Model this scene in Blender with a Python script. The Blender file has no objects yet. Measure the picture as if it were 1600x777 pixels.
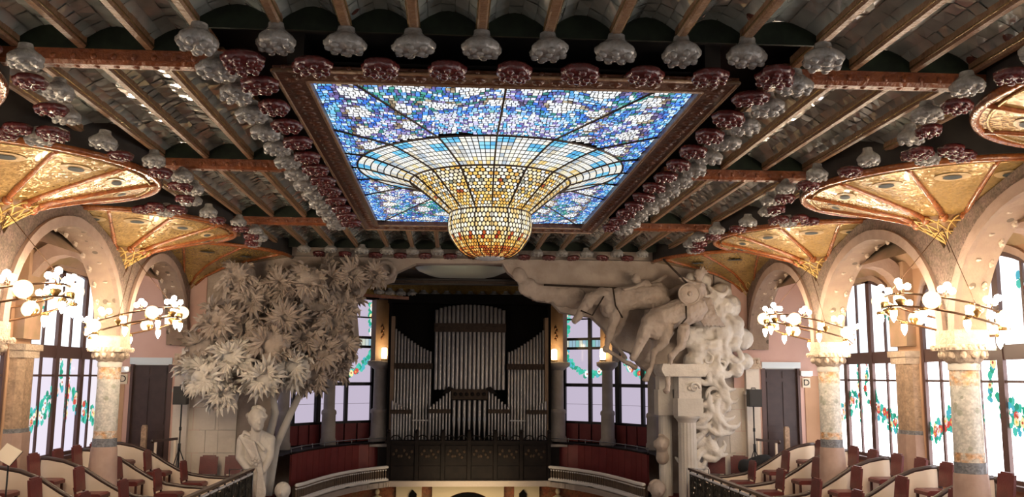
import bpy, bmesh, math, random
from math import sin, cos, pi, radians, sqrt, atan2, hypot
from mathutils import Vector, Matrix

C = bpy.context.scene
COL = C.collection
random.seed(7)

# ------------------------------------------------------------------ camera
cd = bpy.data.cameras.new('camera')
cam = bpy.data.objects.new('camera', cd)
COL.objects.link(cam)
cd.sensor_width = 36.0
cd.lens = 1400.0 / 1600.0 * 36.0
cd.clip_start = 0.05
cd.clip_end = 300
YAW, PIT, ROL = 0.0660, 0.1418, 0.0060
_f = Vector((sin(YAW) * cos(PIT), cos(YAW) * cos(PIT), sin(PIT)))
_r = Vector((cos(YAW), -sin(YAW), 0))
_u = _r.cross(_f)
_r2 = _r * cos(ROL) + _u * sin(ROL)
_u2 = -_r * sin(ROL) + _u * cos(ROL)
M = Matrix.Identity(4)
for i in range(3):
    M[i][0], M[i][1], M[i][2] = _r2[i], _u2[i], -_f[i]
M[0][3] = -0.5407
cam.matrix_world = M
C.camera = cam

# ------------------------------------------------------------------ world, exposure
w = bpy.data.worlds.new('world')
C.world = w
w.use_nodes = True
w.node_tree.nodes['Background'].inputs[0].default_value = (1.0, 0.90, 0.80, 1)
w.node_tree.nodes['Background'].inputs[1].default_value = 0.34
C.view_settings.view_transform = 'Standard'
C.view_settings.look = 'None'
C.view_settings.exposure = 0.30
C.view_settings.gamma = 1.0
C.view_settings.use_curve_mapping = False
C.cycles.use_denoising = True
C.cycles.max_bounces = 6
C.cycles.diffuse_bounces = 3
C.cycles.glossy_bounces = 3
C.cycles.sample_clamp_indirect = 6.0
GLASS_LEFT, GLASS_RIGHT, GLASS_APSE, GLASS_ROOF = 0.85, 5.0, 0.60, 0.95

# ------------------------------------------------------------------ materials
def sock(n, *names):
    for k in names:
        if k in n.inputs:
            return n.inputs[k]

def mat(name, col, rough=0.6, metal=0.0, col2=None, nscale=4.0, bump=None, facet=None, spec=None,
        tile=None, coat=0.0, spot=None, detail=4.0):
    """procedural surface: colour mottled by noise, optional bump, per-tile tilt (facet) and per-tile colour (tile)"""
    m = bpy.data.materials.new(name)
    m.use_nodes = True
    nt = m.node_tree
    N, L = nt.nodes, nt.links
    b = N['Principled BSDF']
    b.inputs['Roughness'].default_value = rough
    b.inputs['Metallic'].default_value = metal
    if spec is not None:
        sock(b, 'Specular IOR Level', 'Specular').default_value = spec
    if coat:
        sock(b, 'Coat Weight', 'Clearcoat').default_value = coat
    geo = N.new('ShaderNodeNewGeometry')
    tc = N.new('ShaderNodeTexCoord')
    out = None
    if col2 is None:
        b.inputs['Base Color'].default_value = (*col, 1)
    else:
        nz = N.new('ShaderNodeTexNoise')
        nz.inputs['Scale'].default_value = nscale
        nz.inputs['Detail'].default_value = detail
        L.new(tc.outputs['Object'], nz.inputs['Vector'])
        rp = N.new('ShaderNodeValToRGB')
        rp.color_ramp.elements[0].position = 0.35
        rp.color_ramp.elements[1].position = 0.65
        rp.color_ramp.elements[0].color = (*col, 1)
        rp.color_ramp.elements[1].color = (*col2, 1)
        L.new(nz.outputs[0], rp.inputs[0])
        out = rp.outputs[0]
    if spot:  # scattered spots of another colour: (scale, radius, colour)
        vo = N.new('ShaderNodeTexVoronoi')
        vo.inputs['Scale'].default_value = spot[0]
        L.new(tc.outputs['Object'], vo.inputs['Vector'])
        lt = N.new('ShaderNodeMath'); lt.operation = 'LESS_THAN'
        lt.inputs[1].default_value = spot[1]
        L.new(vo.outputs['Distance'], lt.inputs[0])
        mx = N.new('ShaderNodeMix'); mx.data_type = 'RGBA'
        L.new(lt.outputs[0], mx.inputs[0])
        if out: L.new(out, mx.inputs[6])
        else: mx.inputs[6].default_value = (*col, 1)
        mx.inputs[7].default_value = (*spot[2], 1)
        out = mx.outputs[2]
    if tile or facet:
        vo = N.new('ShaderNodeTexVoronoi')
        vo.inputs['Scale'].default_value = (tile or facet)[0]
        L.new(tc.outputs['Object'], vo.inputs['Vector'])
        if tile:
            sp = N.new('ShaderNodeSeparateColor')
            L.new(vo.outputs['Color'], sp.inputs[0])
            mr = N.new('ShaderNodeMapRange')
            mr.inputs[3].default_value = 1 - tile[1]
            mr.inputs[4].default_value = 1 + tile[1]
            L.new(sp.outputs[0], mr.inputs[0])
            vm = N.new('ShaderNodeVectorMath'); vm.operation = 'SCALE'
            if out: L.new(out, vm.inputs[0])
            else: vm.inputs[0].default_value = col
            L.new(mr.outputs[0], vm.inputs['Scale'])
            out = vm.outputs[0]
        if facet:
            s1 = N.new('ShaderNodeVectorMath'); s1.operation = 'SUBTRACT'
            s1.inputs[1].default_value = (.5, .5, .5)
            L.new(vo.outputs['Color'], s1.inputs[0])
            s2 = N.new('ShaderNodeVectorMath'); s2.operation = 'SCALE'
            s2.inputs['Scale'].default_value = facet[1]
            L.new(s1.outputs[0], s2.inputs[0])
            s3 = N.new('ShaderNodeVectorMath'); s3.operation = 'ADD'
            L.new(geo.outputs['Normal'], s3.inputs[0]); L.new(s2.outputs[0], s3.inputs[1])
            s4 = N.new('ShaderNodeVectorMath'); s4.operation = 'NORMALIZE'
            L.new(s3.outputs[0], s4.inputs[0])
            L.new(s4.outputs[0], b.inputs['Normal'])
            if coat >= 1: L.new(s4.outputs[0], b.inputs['Coat Normal']); b.inputs['Coat IOR'].default_value = 2.3; b.inputs['Coat Roughness'].default_value = .05
    if out:
        L.new(out, b.inputs['Base Color'])
    if bump:
        nb = N.new('ShaderNodeTexNoise')
        nb.inputs['Scale'].default_value = bump[0]
        nb.inputs['Detail'].default_value = 5
        L.new(tc.outputs['Object'], nb.inputs['Vector'])
        bp = N.new('ShaderNodeBump')
        bp.inputs['Strength'].default_value = bump[1]
        bp.inputs['Distance'].default_value = 0.03
        L.new(nb.outputs[0], bp.inputs['Height'])
        L.new(bp.outputs[0], b.inputs['Normal'])
    return m

def glow(name, strength, col=None):
    """light-giving glass: a plain colour, or the pane colour stored on the mesh"""
    m = bpy.data.materials.new(name)
    m.use_nodes = True
    nt = m.node_tree
    N, L = nt.nodes, nt.links
    N.remove(N['Principled BSDF'])
    e = N.new('ShaderNodeEmission')
    e.inputs['Strength'].default_value = strength
    if col is None:
        a = N.new('ShaderNodeVertexColor'); a.layer_name = 'Col'
        L.new(a.outputs[0], e.inputs[0])
    else:
        e.inputs[0].default_value = (*col, 1)
    g = N.new('ShaderNodeBsdfGlossy')
    g.inputs['Roughness'].default_value = 0.15
    mx = N.new('ShaderNodeMixShader')
    mx.inputs[0].default_value = 0.04
    L.new(e.outputs[0], mx.inputs[1]); L.new(g.outputs[0], mx.inputs[2])
    L.new(mx.outputs[0], N['Material Output'].inputs['Surface'])
    return m

K = dict(
    slab=mat('ceiling_underlay', (.030, .024, .020), .8, col2=(.018, .014, .012)),
    vault=mat('glazed_vault_tile', (.33, .37, .345), .12, col2=(.44, .47, .43), nscale=3, facet=(7, .055), coat=1.0, spec=.7, spot=(1.7, .13, (.16, .045, .03))),
    leaf_end=mat('green_lunette_tile', (.012, .019, .010), .5, col2=(.007, .010, .006), nscale=9, spec=.2),
    rib=mat('gilt_terracotta_rib', (.30, .175, .095), .34, col2=(.20, .105, .055), nscale=14, bump=(26, .5)),
    gilt=mat('gilt_edge', (.50, .33, .14), .25, .7, bump=(30, .4)),
    rose_white=mat('white_glazed_ceramic', (.31, .295, .275), .20, col2=(.22, .205, .185), nscale=16, bump=(25, .5), coat=.4),
    rose_red=mat('oxblood_glazed_ceramic', (.115, .022, .021), .20, col2=(.07, .013, .013), nscale=16, bump=(25, .5), coat=.4),
    beam=mat('russet_glazed_beam', (.23, .070, .022), .28, col2=(.15, .040, .014), nscale=9, bump=(24, .6)),
    frame_brown=mat('dark_carved_frame', (.125, .045, .022), .3, col2=(.08, .028, .014), nscale=9, bump=(24, .6)),
    lead=mat('lead_came', (.012, .010, .009), .6),
    came=mat('bronze_came', (.050, .030, .018), .4, .3),
    crystal=mat('frosted_crystal', (.65, .66, .68), .1, bump=(60, .8)),
    gold=mat('gold_fan_mosaic', (.40, .25, .085), .25, .25, col2=(.32, .20, .062), nscale=2.2, facet=(34, .28), coat=.3, tile=(34, .22)),
    fan_rib=mat('orange_glazed_rib', (.36, .115, .030), .22, col2=(.22, .06, .02), nscale=20, facet=(40, .3), coat=.4),
    medal=mat('blue_grey_medallion', (.060, .068, .070), .65, spec=.2),
    medal_ring=mat('cream_medallion_ring', (.52, .36, .18), .3, facet=(40, .2)),
    lattice=mat('gilt_lattice', (.55, .36, .11), .3, .3, bump=(40, .3)),
    fan_base=mat('ochre_fan_base', (.25, .125, .045), .4, facet=(40, .25)),
    olive=mat('olive_mosaic', (.18, .135, .10), .5, col2=(.24, .165, .135), nscale=5, facet=(38, .18), tile=(38, .35)),
    mould=mat('rose_stone_moulding', (.46, .33, .265), .75, col2=(.40, .28, .22), nscale=5, bump=(18, .4)),
    soffit=mat('floral_soffit_stone', (.52, .37, .27), .7, col2=(.46, .32, .24), nscale=4, bump=(16, .4), spot=(3.2, .17, (.24, .18, .13))),
    rosette=mat('carved_rosette_stone', (.55, .42, .32), .8, bump=(30, .4)),
    shaft=mat('floral_mosaic_shaft', (.66, .61, .54), .35, col2=(.50, .48, .42), nscale=9, facet=(34, .12), tile=(34, .16), spot=(5.0, .24, (.40, .39, .31))),
    shaft_orange=mat('orange_flower_mosaic', (.60, .32, .14), .4, col2=(.60, .53, .44), nscale=11, tile=(34, .3)),
    shaft_band=mat('slate_mosaic_band', (.15, .15, .16), .4, col2=(.20, .20, .21), nscale=12, tile=(34, .3)),
    base_stone=mat('pink_base_stone', (.46, .32, .255), .55, col2=(.38, .25, .2), nscale=3, bump=(12, .2)),
    capital=mat('carved_capital_stone', (.55, .43, .32), .8, bump=(22, .9), col2=(.45, .34, .25), nscale=12),
    plaster=mat('pink_plaster', (.62, .40, .34), .8, col2=(.57, .355, .30), nscale=1.2, bump=(8, .1)),
    ochre=mat('ochre_plaster', (.50, .30, .18), .8, col2=(.44, .255, .15), nscale=1.4, bump=(8, .1)),
    aisle=mat('aisle_vault_plaster', (.48, .30, .20), .7, col2=(.36, .25, .14), nscale=2.2, bump=(10, .2)),
    pier=mat('tan_patterned_pier', (.42, .28, .18), .6, col2=(.30, .20, .13), nscale=7, bump=(14, .3), tile=(26, .2)),
    cream=mat('cream_ashlar', (.68, .60, .51), .8, col2=(.61, .53, .45), nscale=2.0, bump=(14, .2)),
    joint=mat('ashlar_joint', (.38, .33, .27), .9),
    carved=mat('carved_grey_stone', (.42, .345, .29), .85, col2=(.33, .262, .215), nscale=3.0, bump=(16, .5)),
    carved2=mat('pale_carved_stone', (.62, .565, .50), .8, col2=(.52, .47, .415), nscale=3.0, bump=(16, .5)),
    fluted=mat('pale_column_stone', (.52, .48, .43), .8, col2=(.46, .42, .37), nscale=2.5, bump=(16, .25)),
    apse_col=mat('grey_apse_stone', (.30, .265, .245), .8, col2=(.24, .21, .19), nscale=3, bump=(16, .3)),
    apse_pier=mat('ochre_apse_stone', (.22, .145, .09), .7, col2=(.17, .11, .07), nscale=3, bump=(16, .3)),
    frame=mat('hazed_brown_window_frame', (.085, .045, .040), .45),  # dark brown, lightened by haze put into the base colour
    frame_black=mat('black_window_frame', (.008, .007, .008), .5),
    door=mat('dark_brown_door', (.050, .026, .024), .45, col2=(.036, .018, .017), nscale=6),
    lintel=mat('lintel_blue_reflection', (.62, .68, .72), .35),  # pale grey-blue reflection of light painted into the lintel's colour
    wood_dark=mat('dark_organ_wood', (.010, .0065, .006), .6, col2=(.006, .004, .004), nscale=8, spec=.12),
    wood_mid=mat('brown_organ_band', (.050, .033, .024), .6, col2=(.03, .02, .015), nscale=10, bump=(30, .4), spec=.15),
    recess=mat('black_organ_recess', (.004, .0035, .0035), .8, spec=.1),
    pipe=mat('tin_organ_pipe', (.34, .32, .31), .38, .75, col2=(.28, .26, .25), nscale=3),
    red=mat('wine_red_panel', (.15, .020, .020), .55, col2=(.12, .015, .015), nscale=4),
    seat=mat('oxblood_leather', (.135, .026, .022), .38, col2=(.105, .019, .016), nscale=7, bump=(40, .15)),
    chair_wood=mat('dark_chair_wood', (.050, .014, .012), .4),
    panel=mat('cream_partition_panel', (.80, .67, .53), .55, col2=(.76, .63, .49), nscale=1.5),
    rail=mat('dark_walnut_rail', (.060, .035, .028), .3, col2=(.04, .023, .018), nscale=7),
    iron=mat('black_wrought_iron', (.010, .010, .010), .45, .4),
    iron_leaf=mat('dark_green_iron', (.016, .018, .015), .45, .3),
    balus=mat('pale_balustrade_stone', (.64, .60, .57), .6),
    balus_dark=mat('amber_baluster', (.085, .05, .03), .5),
    brass=mat('aged_brass', (.44, .25, .085), .28, .8),
    bronze=mat('bronze_ring', (.16, .085, .045), .35, .7),
    ledge=mat('grey_ledge_stone', (.34, .28, .245), .7, bump=(14, .2)),
    mural=mat('russet_mosaic_wall', (.26, .060, .018), .6, col2=(.20, .09, .03), nscale=5, tile=(20, .3)),
    stage_cream=mat('cream_stage_stone', (.62, .50, .33), .6),
    black=mat('black_speaker_plastic', (.012, .012, .013), .6),
    steel=mat('dim_steel', (.25, .25, .26), .3, .8),
    white=mat('white_enamel', (.72, .72, .74), .4),
    paper=mat('cream_paper', (.72, .62, .48), .8),
    carpet=mat('red_carpet', (.16, .022, .022), .9),
    floor=mat('hall_floor', (.14, .07, .05), .6),
    canopy=mat('pale_green_canopy', (.50, .53, .44), .4),
    cable=mat('dark_cable', (.02, .017, .015), .6),
    bag=mat('black_cloth', (.010, .010, .011), .9),
    shield=mat('dark_shield_glass', (.12, .16, .10), .3, col2=(.3, .26, .12), nscale=9),
)
G = dict(
    roof=glow('backlit_roof_glass', GLASS_ROOF),
    leaf=glow('backlit_leaf_glass', 0.85),
    left=glow('backlit_left_glass', GLASS_LEFT),
    left_up=glow('backlit_upper_glass', 1.7),
    right=glow('backlit_right_glass', GLASS_RIGHT),
    apse=glow('backlit_apse_glass', GLASS_APSE),
    bulb=glow('lit_bulb', 85.0, (1, .80, .56)),
    globe=glow('lit_globe', 2.0, (1, .74, .42)),
    lantern=glow('lit_lantern', 12.0, (1, .85, .64)),
    sconce=glow('lit_sconce', 14.0, (1, .74, .40)),
)

# ------------------------------------------------------------------ mesh helpers
def origin_of(o):
    v = Vector((0, 0, 0))
    while o is not None:
        v += o.location
        o = o.parent
    return v

class MB:
    """collects shapes; build() links them as ONE mesh object"""
    def __init__(s):
        s.v, s.f, s.c, s.sm = [], [], [], []
    def add(s, vs, fs, col=None, smooth=False):
        n = len(s.v)
        s.v += [tuple(p) for p in vs]
        s.f += [tuple(i + n for i in f) for f in fs]
        s.c += [col or (1, 1, 1)] * len(fs)
        s.sm += [smooth] * len(fs)
        return s
    def box(s, x0, x1, y0, y1, z0, z1, col=None):
        if x0 > x1: x0, x1 = x1, x0
        if y0 > y1: y0, y1 = y1, y0
        vs = [(x, y, z) for z in (z0, z1) for y in (y0, y1) for x in (x0, x1)]
        return s.add(vs, [(0, 2, 3, 1), (4, 5, 7, 6), (0, 1, 5, 4), (2, 6, 7, 3), (0, 4, 6, 2), (1, 3, 7, 5)], col)
    def obox(s, c, ax, ay, az, hx, hy, hz):
        """oriented box: centre, unit axes, half sizes"""
        c = Vector(c); ax = Vector(ax) * hx; ay = Vector(ay) * hy; az = Vector(az) * hz
        vs = [c + ax * i + ay * j + az * k for k in (-1, 1) for j in (-1, 1) for i in (-1, 1)]
        return s.add(vs, [(0, 2, 3, 1), (4, 5, 7, 6), (0, 1, 5, 4), (2, 6, 7, 3), (0, 4, 6, 2), (1, 3, 7, 5)])
    def bar(s, a, b, w, h, up=(0, 0, 1)):
        a, b = Vector(a), Vector(b)
        d = (b - a)
        l = d.length
        d.normalize()
        side = d.cross(Vector(up))
        if side.length < 1e-4: side = d.cross(Vector((1, 0, 0)))
        side.normalize()
        u = side.cross(d)
        return s.obox((a + b) / 2, d, side, u, l / 2, w / 2, h / 2)
    def tube(s, path, r, n=8, closed=False, cap=True):
        path = [Vector(p) for p in path]
        R = r if hasattr(r, '__len__') else [r] * len(path)
        m = len(path)
        vs, fs = [], []
        prev = None
        for i, p in enumerate(path):
            a = path[i - 1] if (i > 0 or closed) else path[i]
            b = path[(i + 1) % m] if (i < m - 1 or closed) else path[i]
            d = (b - a).normalized()
            if prev is None:
                ref = Vector((0, 0, 1)) if abs(d.z) < .9 else Vector((1, 0, 0))
                nrm = (ref - d * ref.dot(d)).normalized()
            else:
                nrm = prev - d * prev.dot(d)
                nrm = nrm.normalized() if nrm.length > 1e-6 else prev
            prev = nrm
            bi = d.cross(nrm)
            for k in range(n):
                t = 2 * pi * k / n
                vs.append(p + (nrm * cos(t) + bi * sin(t)) * R[i])
        for i in range(m if closed else m - 1):
            j = (i + 1) % m
            for k in range(n):
                k2 = (k + 1) % n
                fs.append((i * n + k, i * n + k2, j * n + k2, j * n + k))
        if cap and not closed:
            fs.append(tuple(reversed(range(n))))
            fs.append(tuple(range((m - 1) * n, m * n)))
        return s.add(vs, fs, None, True)
    def lathe(s, prof, c=(0, 0, 0), n=20, a0=0, a1=2 * pi, mod=None, col=None, smooth=True, sx=1, sy=1):
        """prof: list of (r, z)"""
        full = abs(a1 - a0 - 2 * pi) < 1e-6
        cols = n if full else n + 1
        vs, fs = [], []
        for (r, z) in prof:
            for k in range(cols):
                t = a0 + (a1 - a0) * k / n
                q = r * (mod(t, z) if mod else 1)
                vs.append((c[0] + q * cos(t) * sx, c[1] + q * sin(t) * sy, c[2] + z))
        for i in range(len(prof) - 1):
            for k in range(n):
                k2 = (k + 1) % cols
                fs.append((i * cols + k, i * cols + k2, (i + 1) * cols + k2, (i + 1) * cols + k))
        return s.add(vs, fs, col, smooth)
    def ball(s, c, r, n=10, m=6, sx=1, sy=1, sz=1, lump=0, seed=0):
        rnd = random.Random(seed)
        vs, fs = [], []
        for i in range(m + 1):
            p = -pi / 2 + pi * i / m
            for k in range(n):
                t = 2 * pi * k / n
                q = r * (1 + lump * (rnd.random() - .5))
                vs.append((c[0] + q * sx * cos(p) * cos(t), c[1] + q * sy * cos(p) * sin(t), c[2] + q * sz * sin(p)))
        for i in range(m):
            for k in range(n):
                k2 = (k + 1) % n
                fs.append((i * n + k, i * n + k2, (i + 1) * n + k2, (i + 1) * n + k))
        return s.add(vs, fs, None, True)
    def prism(s, pts, axis, a, b):
        """pts: 2-D outline; extruded along axis ('x','y','z') from a to b"""
        def P(p, t):
            return {'x': (t, p[0], p[1]), 'y': (p[0], t, p[1]), 'z': (p[0], p[1], t)}[axis]
        n = len(pts)
        vs = [P(p, a) for p in pts] + [P(p, b) for p in pts]
        fs = [tuple(range(n)), tuple(reversed(range(n, 2 * n)))]
        fs += [(i, (i + 1) % n, n + (i + 1) % n, n + i) for i in range(n)]
        return s.add(vs, fs)
    def strip(s, A, B, smooth=True):
        n = len(A)
        return s.add(list(A) + list(B), [(i, i + 1, n + i + 1, n + i) for i in range(n - 1)], None, smooth)
    def mesh(s, name, m, org=(0, 0, 0), colour=False):
        me = bpy.data.meshes.new(name)
        ox, oy, oz = org
        me.from_pydata([(x - ox, y - oy, z - oz) for x, y, z in s.v], [], s.f)
        me.polygons.foreach_set('use_smooth', s.sm)
        if colour:
            ca = me.color_attributes.new('Col', 'FLOAT_COLOR', 'CORNER')
            buf = []
            for p, c in zip(me.polygons, s.c):
                buf += [c[0], c[1], c[2], 1.0] * p.loop_total
            ca.data.foreach_set('color', buf)
        if m: me.materials.append(m)
        me.update()
        return me
    def build(s, name, m, parent=None, kind=None, label=None, colour=False):
        org = origin_of(parent) if parent else Vector((0, 0, 0))
        o = bpy.data.objects.new(name, s.mesh(name, m, org, colour))
        COL.objects.link(o)
        if parent: o.parent = parent
        if kind: o['kind'] = kind
        if label: o['label'] = label
        return o

def link(name, me, parent=None, loc=(0, 0, 0), rot=(0, 0, 0), scale=(1, 1, 1), label=None):
    """another object of shared mesh data; loc is in world coordinates (unrotated parents)"""
    o = bpy.data.objects.new(name, me)
    COL.objects.link(o)
    if parent:
        o.parent = parent
        loc = Vector(loc) - origin_of(parent)
    o.location = loc
    o.rotation_euler = rot
    o.scale = scale
    if label: o['label'] = label
    return o

def thing(name, label, cat, loc=(0, 0, 0), group=None):
    o = bpy.data.objects.new(name, None)
    COL.objects.link(o)
    o.empty_display_size = .2
    o.location = loc
    tag(o, label, cat, group)
    return o

def tag(o, label, cat, group=None):
    o['label'] = label
    o['category'] = cat
    if group: o['group'] = group
    return o

def struct(name, mb=None, m=None, loc=(0, 0, 0)):
    if mb is None:
        o = bpy.data.objects.new(name, None); COL.objects.link(o); o.location = loc
    else:
        o = mb.build(name, m)
    o['kind'] = 'structure'
    return o

def copy_tree(o, parent=None):
    c = o.copy()
    COL.objects.link(c)
    if parent: c.parent = parent
    for ch in [x for x in o.children]:
        copy_tree(ch, c)
    return c

SIDE = {-1: 'left', 1: 'right'}
# plan of the hall (metres; camera eye at z = 0, x = 0 on the long axis)
XC = 7.17                      # column line
YC = [8.25, 13.15, 18.05]      # column / transverse beam lines
XW = 8.9                       # window wall
YE = 22.5                      # end wall (stage side)
# ------------------------------------------------------------------ structure: ceiling
ceil = MB()
Z_SLAB = 3.55
ceil.box(-9.6, 9.6, -3, 23.2, Z_SLAB, 3.75)
ceiling = struct('ceiling', ceil, K['slab'])

def trough(x0, x1, y0, y1, close_far=True):
    """one glazed tile vault between two ribs: rows of slightly tilted tiles, and its green end"""
    rnd = random.Random(int(x0 * 100) * 31 + int(y0 * 10))
    mb = MB()
    n = 5
    rise = .17
    ny = max(1, int((y1 - y0) / .17))
    for j in range(ny):
        ya, yb = y0 + (y1 - y0) * j / ny, y0 + (y1 - y0) * (j + 1) / ny
        for i in range(n):
            ta, tb = i / n, (i + 1) / n
            xa, xb = x0 + (x1 - x0) * ta, x0 + (x1 - x0) * tb
            za, zb = 3.20 + rise * sin(pi * ta), 3.20 + rise * sin(pi * tb)
            d = [rnd.uniform(-.011, .011) for _ in range(4)]
            g = .002
            mb.add([(xa + g, ya + g, za + d[0]), (xb - g, ya + g, zb + d[1]), (xb - g, yb - g, zb + d[2]), (xa + g, yb - g, za + d[3])], [(0, 1, 2, 3)])
    ua = [(x0 + (x1 - x0) * i / 10, y0, 3.222 + rise * sin(pi * i / 10)) for i in range(11)]
    mb.strip(ua, [(x, y1, z) for x, y, z in ua])
    mb.build('vault_tiles', K['vault'], ceiling, kind='stuff')
    if close_far:
        e = MB()
        pts = [(x0, 3.13)] + [(x0 + (x1 - x0) * i / 8, 3.20 + (rise - .01) * sin(pi * i / 8)) for i in range(9)] + [(x1, 3.13)]
        e.prism(pts, 'y', y1 - .03, y1)
        e.build('vault_end', K['leaf_end'], ceiling)

def rib(x, y0, y1):
    mb = MB()
    mb.prism([(x - .045, 3.26), (x - .045, 3.155), (x - .03, 3.13), (x + .03, 3.13), (x + .045, 3.155), (x + .045, 3.26)], 'y', y0, y1)
    r = mb.build('ceiling_rib', K['rib'], ceiling)
    g = MB()
    for s in (-1, 1):
        g.tube([(x + s * .047, y0, 3.165), (x + s * .047, y1, 3.165)], .011, 6)
    g.build('gilt_edge', K['gilt'], r)

SIDE_X = [2.92, 3.53, 4.17, 4.80, 5.45]
MID_X = [-2.17, -1.55, -.93, -.31, .31, .93, 1.55, 2.17]
for s in (-1, 1):
    for i, x in enumerate(SIDE_X):
        for (a, b) in ((4.6, 8.62), (8.80, 13.08), (13.25, 17.93), (18.12, 22.2)):
            rib(s * x, a, b)
            if i: trough(s * SIDE_X[i - 1] if s > 0 else -x, s * x if s > 0 else -SIDE_X[i - 1], a, b)
    trough(*sorted((s * 2.17, s * 2.92)), 4.6, 7.98, True)
    trough(*sorted((s * 2.17, s * 2.92)), 18.55, 22.2, True)
for i, x in enumerate(MID_X):
    rib(x, 4.6, 7.92); rib(x, 18.55, 22.12)
    if i:
        trough(MID_X[i - 1], x, 4.6, 7.98); trough(MID_X[i - 1], x, 18.55, 22.2)

# russet transverse beams between skylight and fans
for s in (-1, 1):
    for y in (8.7, 13.17, 18.02):
        mb = MB()
        xa, xb = s * 2.62, s * 5.3
        mb.prism([(y - .10, 3.16), (y - .10, 3.02), (y - .06, 2.985), (y + .06, 2.985), (y + .10, 3.02), (y + .10, 3.16)], 'x', xa, xb)
        b = mb.build('transverse_beam', K['beam'], ceiling)
        f = MB()
        n = 14
        for i in range(n):
            x = xa + (xb - xa) * (i + .5) / n
            f.ball((x, y - .10, 3.055), .032, 7, 4, sy=.45)
            f.ball((x, y, 2.985), .032, 7, 4, sz=.45)
        f.build('flower_relief', K['beam'], b, kind='stuff')
# coffer edge in front of the stage: dark purlin under the far roses and the dark frieze board behind the near ones


# ceramic roses
def rose_mesh(name, m, prof):
    mb = MB()
    mb.lathe(prof, n=24, mod=lambda t, z: 1 + (.08 * cos(8 * t) if z < .05 else 0))
    for k in range(7):
        t = 2 * pi * k / 7
        mb.ball((.14 * cos(t), .14 * sin(t), -.045), .044, 7, 4, sz=.8)
    for k in range(3):
        t = 2 * pi * k / 3 + .4
        mb.ball((.065 * cos(t), .065 * sin(t), -.066), .046, 7, 4, sz=.6)
    return mb.mesh(name, m)
FOOT = [(.182, .02), (.18, -.015), (.16, -.045), (.11, -.06), (.05, -.066), (.0, -.06)]
RW = rose_mesh('white_rose', K['rose_white'], [(.075, .17), (.085, .12), (.125, .085), (.165, .055)] + FOOT)
RR = rose_mesh('red_rose', K['rose_red'], [(.0, .06), (.10, .062), (.15, .05)] + FOOT)
_rr = random.Random(5)
def rose(x, y, z, red=False, sc=1.0):
    link('ceramic_rose', RR if red else RW, ceiling, (x, y, z), (_rr.uniform(-.08, .08), _rr.uniform(-.08, .08), _rr.uniform(0, 6)),
         (sc * _rr.uniform(.95, 1.06), sc * _rr.uniform(.85, .95), sc * _rr.uniform(.92, 1.05)), 'dark red glazed rose' if red else 'white glazed rose')
for x in MID_X + [-2.79, 2.79]:
    rose(x, 7.88 if abs(x) < 2.5 else 7.62, 2.975 if abs(x) < 2.5 else 2.86)
    rose(x, 22.05, 3.04, sc=.95)
for i in range(9):
    rose(-2.48 + .62 * i, 8.02, 2.82, True)
    rose(-2.48 + .62 * i, 22.3, 2.98, True, .95)
for s in (-1, 1):
    for k in range(13):
        rose(s * 2.79, 8.32 + .737 * k, 2.85)
    for k in range(13):
        rose(s * 2.48, 7.95 + .737 * k + .02, 2.85, True)
    for x in (3.53, 4.17):
        rose(s * x, 21.9, 3.04, sc=.95)
        rose(s * (x - .32), 22.2, 2.98, True, .95)
    # along the fans: red and white by turns, a few more in the pockets between two fans
    for yc in (8.25, 13.15, 18.05):
        for k in range(-5, 6):
            dy = .475 * k
            if not 6.8 < yc + dy < 20: continue
            rose(s * (4.52 + .115 * dy * dy + (.14 if k % 2 else 0)), yc + dy, 2.83 if k % 2 else 2.87, k % 2 != 0, .92)
    for yb in (10.7, 15.6):
        for (x, dy, red) in ((5.62, -.22, True), (5.6, .3, False), (5.92, .05, True)):
            rose(s * x, yb + dy, 2.83, red, .92)
rc = sum(1 for o in ceiling.children if o.name.startswith('ceramic_rose'))

# ------------------------------------------------------------------ skylight
sky = thing('skylight', 'huge stained glass skylight with amber inverted dome in the ceiling', 'skylight', (0, 13.2, 3.0))
WO, WI, YO0, YO1, YI0, YI1 = 2.366, 2.07, 8.70, 18.48, 9.03, 17.95
def beam_part(p0, p1, p2, p3):
    mb = MB()
    vs = [(*p0, 3.0), (*p1, 3.0), (*p2, 3.0), (*p3, 3.0), (*p0, 3.05), (*p1, 3.05), (*p2, 3.2), (*p3, 3.2)]
    mb.add(vs, [(0, 1, 2, 3), (7, 6, 5, 4), (0, 4, 5, 1), (1, 5, 6, 2), (2, 6, 7, 3), (3, 7, 4, 0)])
    b = mb.build('frame_beam', K['frame_brown'], sky)
    f = MB()
    A, B = (Vector(p0) + Vector(p3)) / 2, (Vector(p1) + Vector(p2)) / 2
    n = int((B - A).length / .2)
    for i in range(n):
        q = A + (B - A) * ((i + .5) / n)
        f.ball((q.x, q.y, 3.0), .075, 9, 4, sz=.35)
        f.ball((q.x, q.y, 2.985), .03, 7, 4, sz=.7)
    A, B = Vector(p0), Vector(p1)
    for i in range(n):
        q = A + (B - A) * ((i + .5) / n)
        f.ball((q.x, q.y, 3.03), .03, 7, 4)
    f.build('flower_relief', K['frame_brown'], b, kind='stuff')
    g = MB()
    g.tube([(*p3, 3.0), (*p2, 3.0)], .02, 6); g.tube([(*p0, 3.0), (*p1, 3.0)], .02, 6)
    g.build('edge_bead', K['rib'], b)
beam_part((-WO, YO0), (WO, YO0), (WI, YI0), (-WI, YI0))
beam_part((WO, YO0), (WO, YO1), (WI, YI1), (WI, YI0))
beam_part((WO, YO1), (-WO, YO1), (-WI, YI1), (WI, YI1))
beam_part((-WO, YO1), (-WO, YO0), (-WI, YI0), (-WI, YI1))

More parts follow.
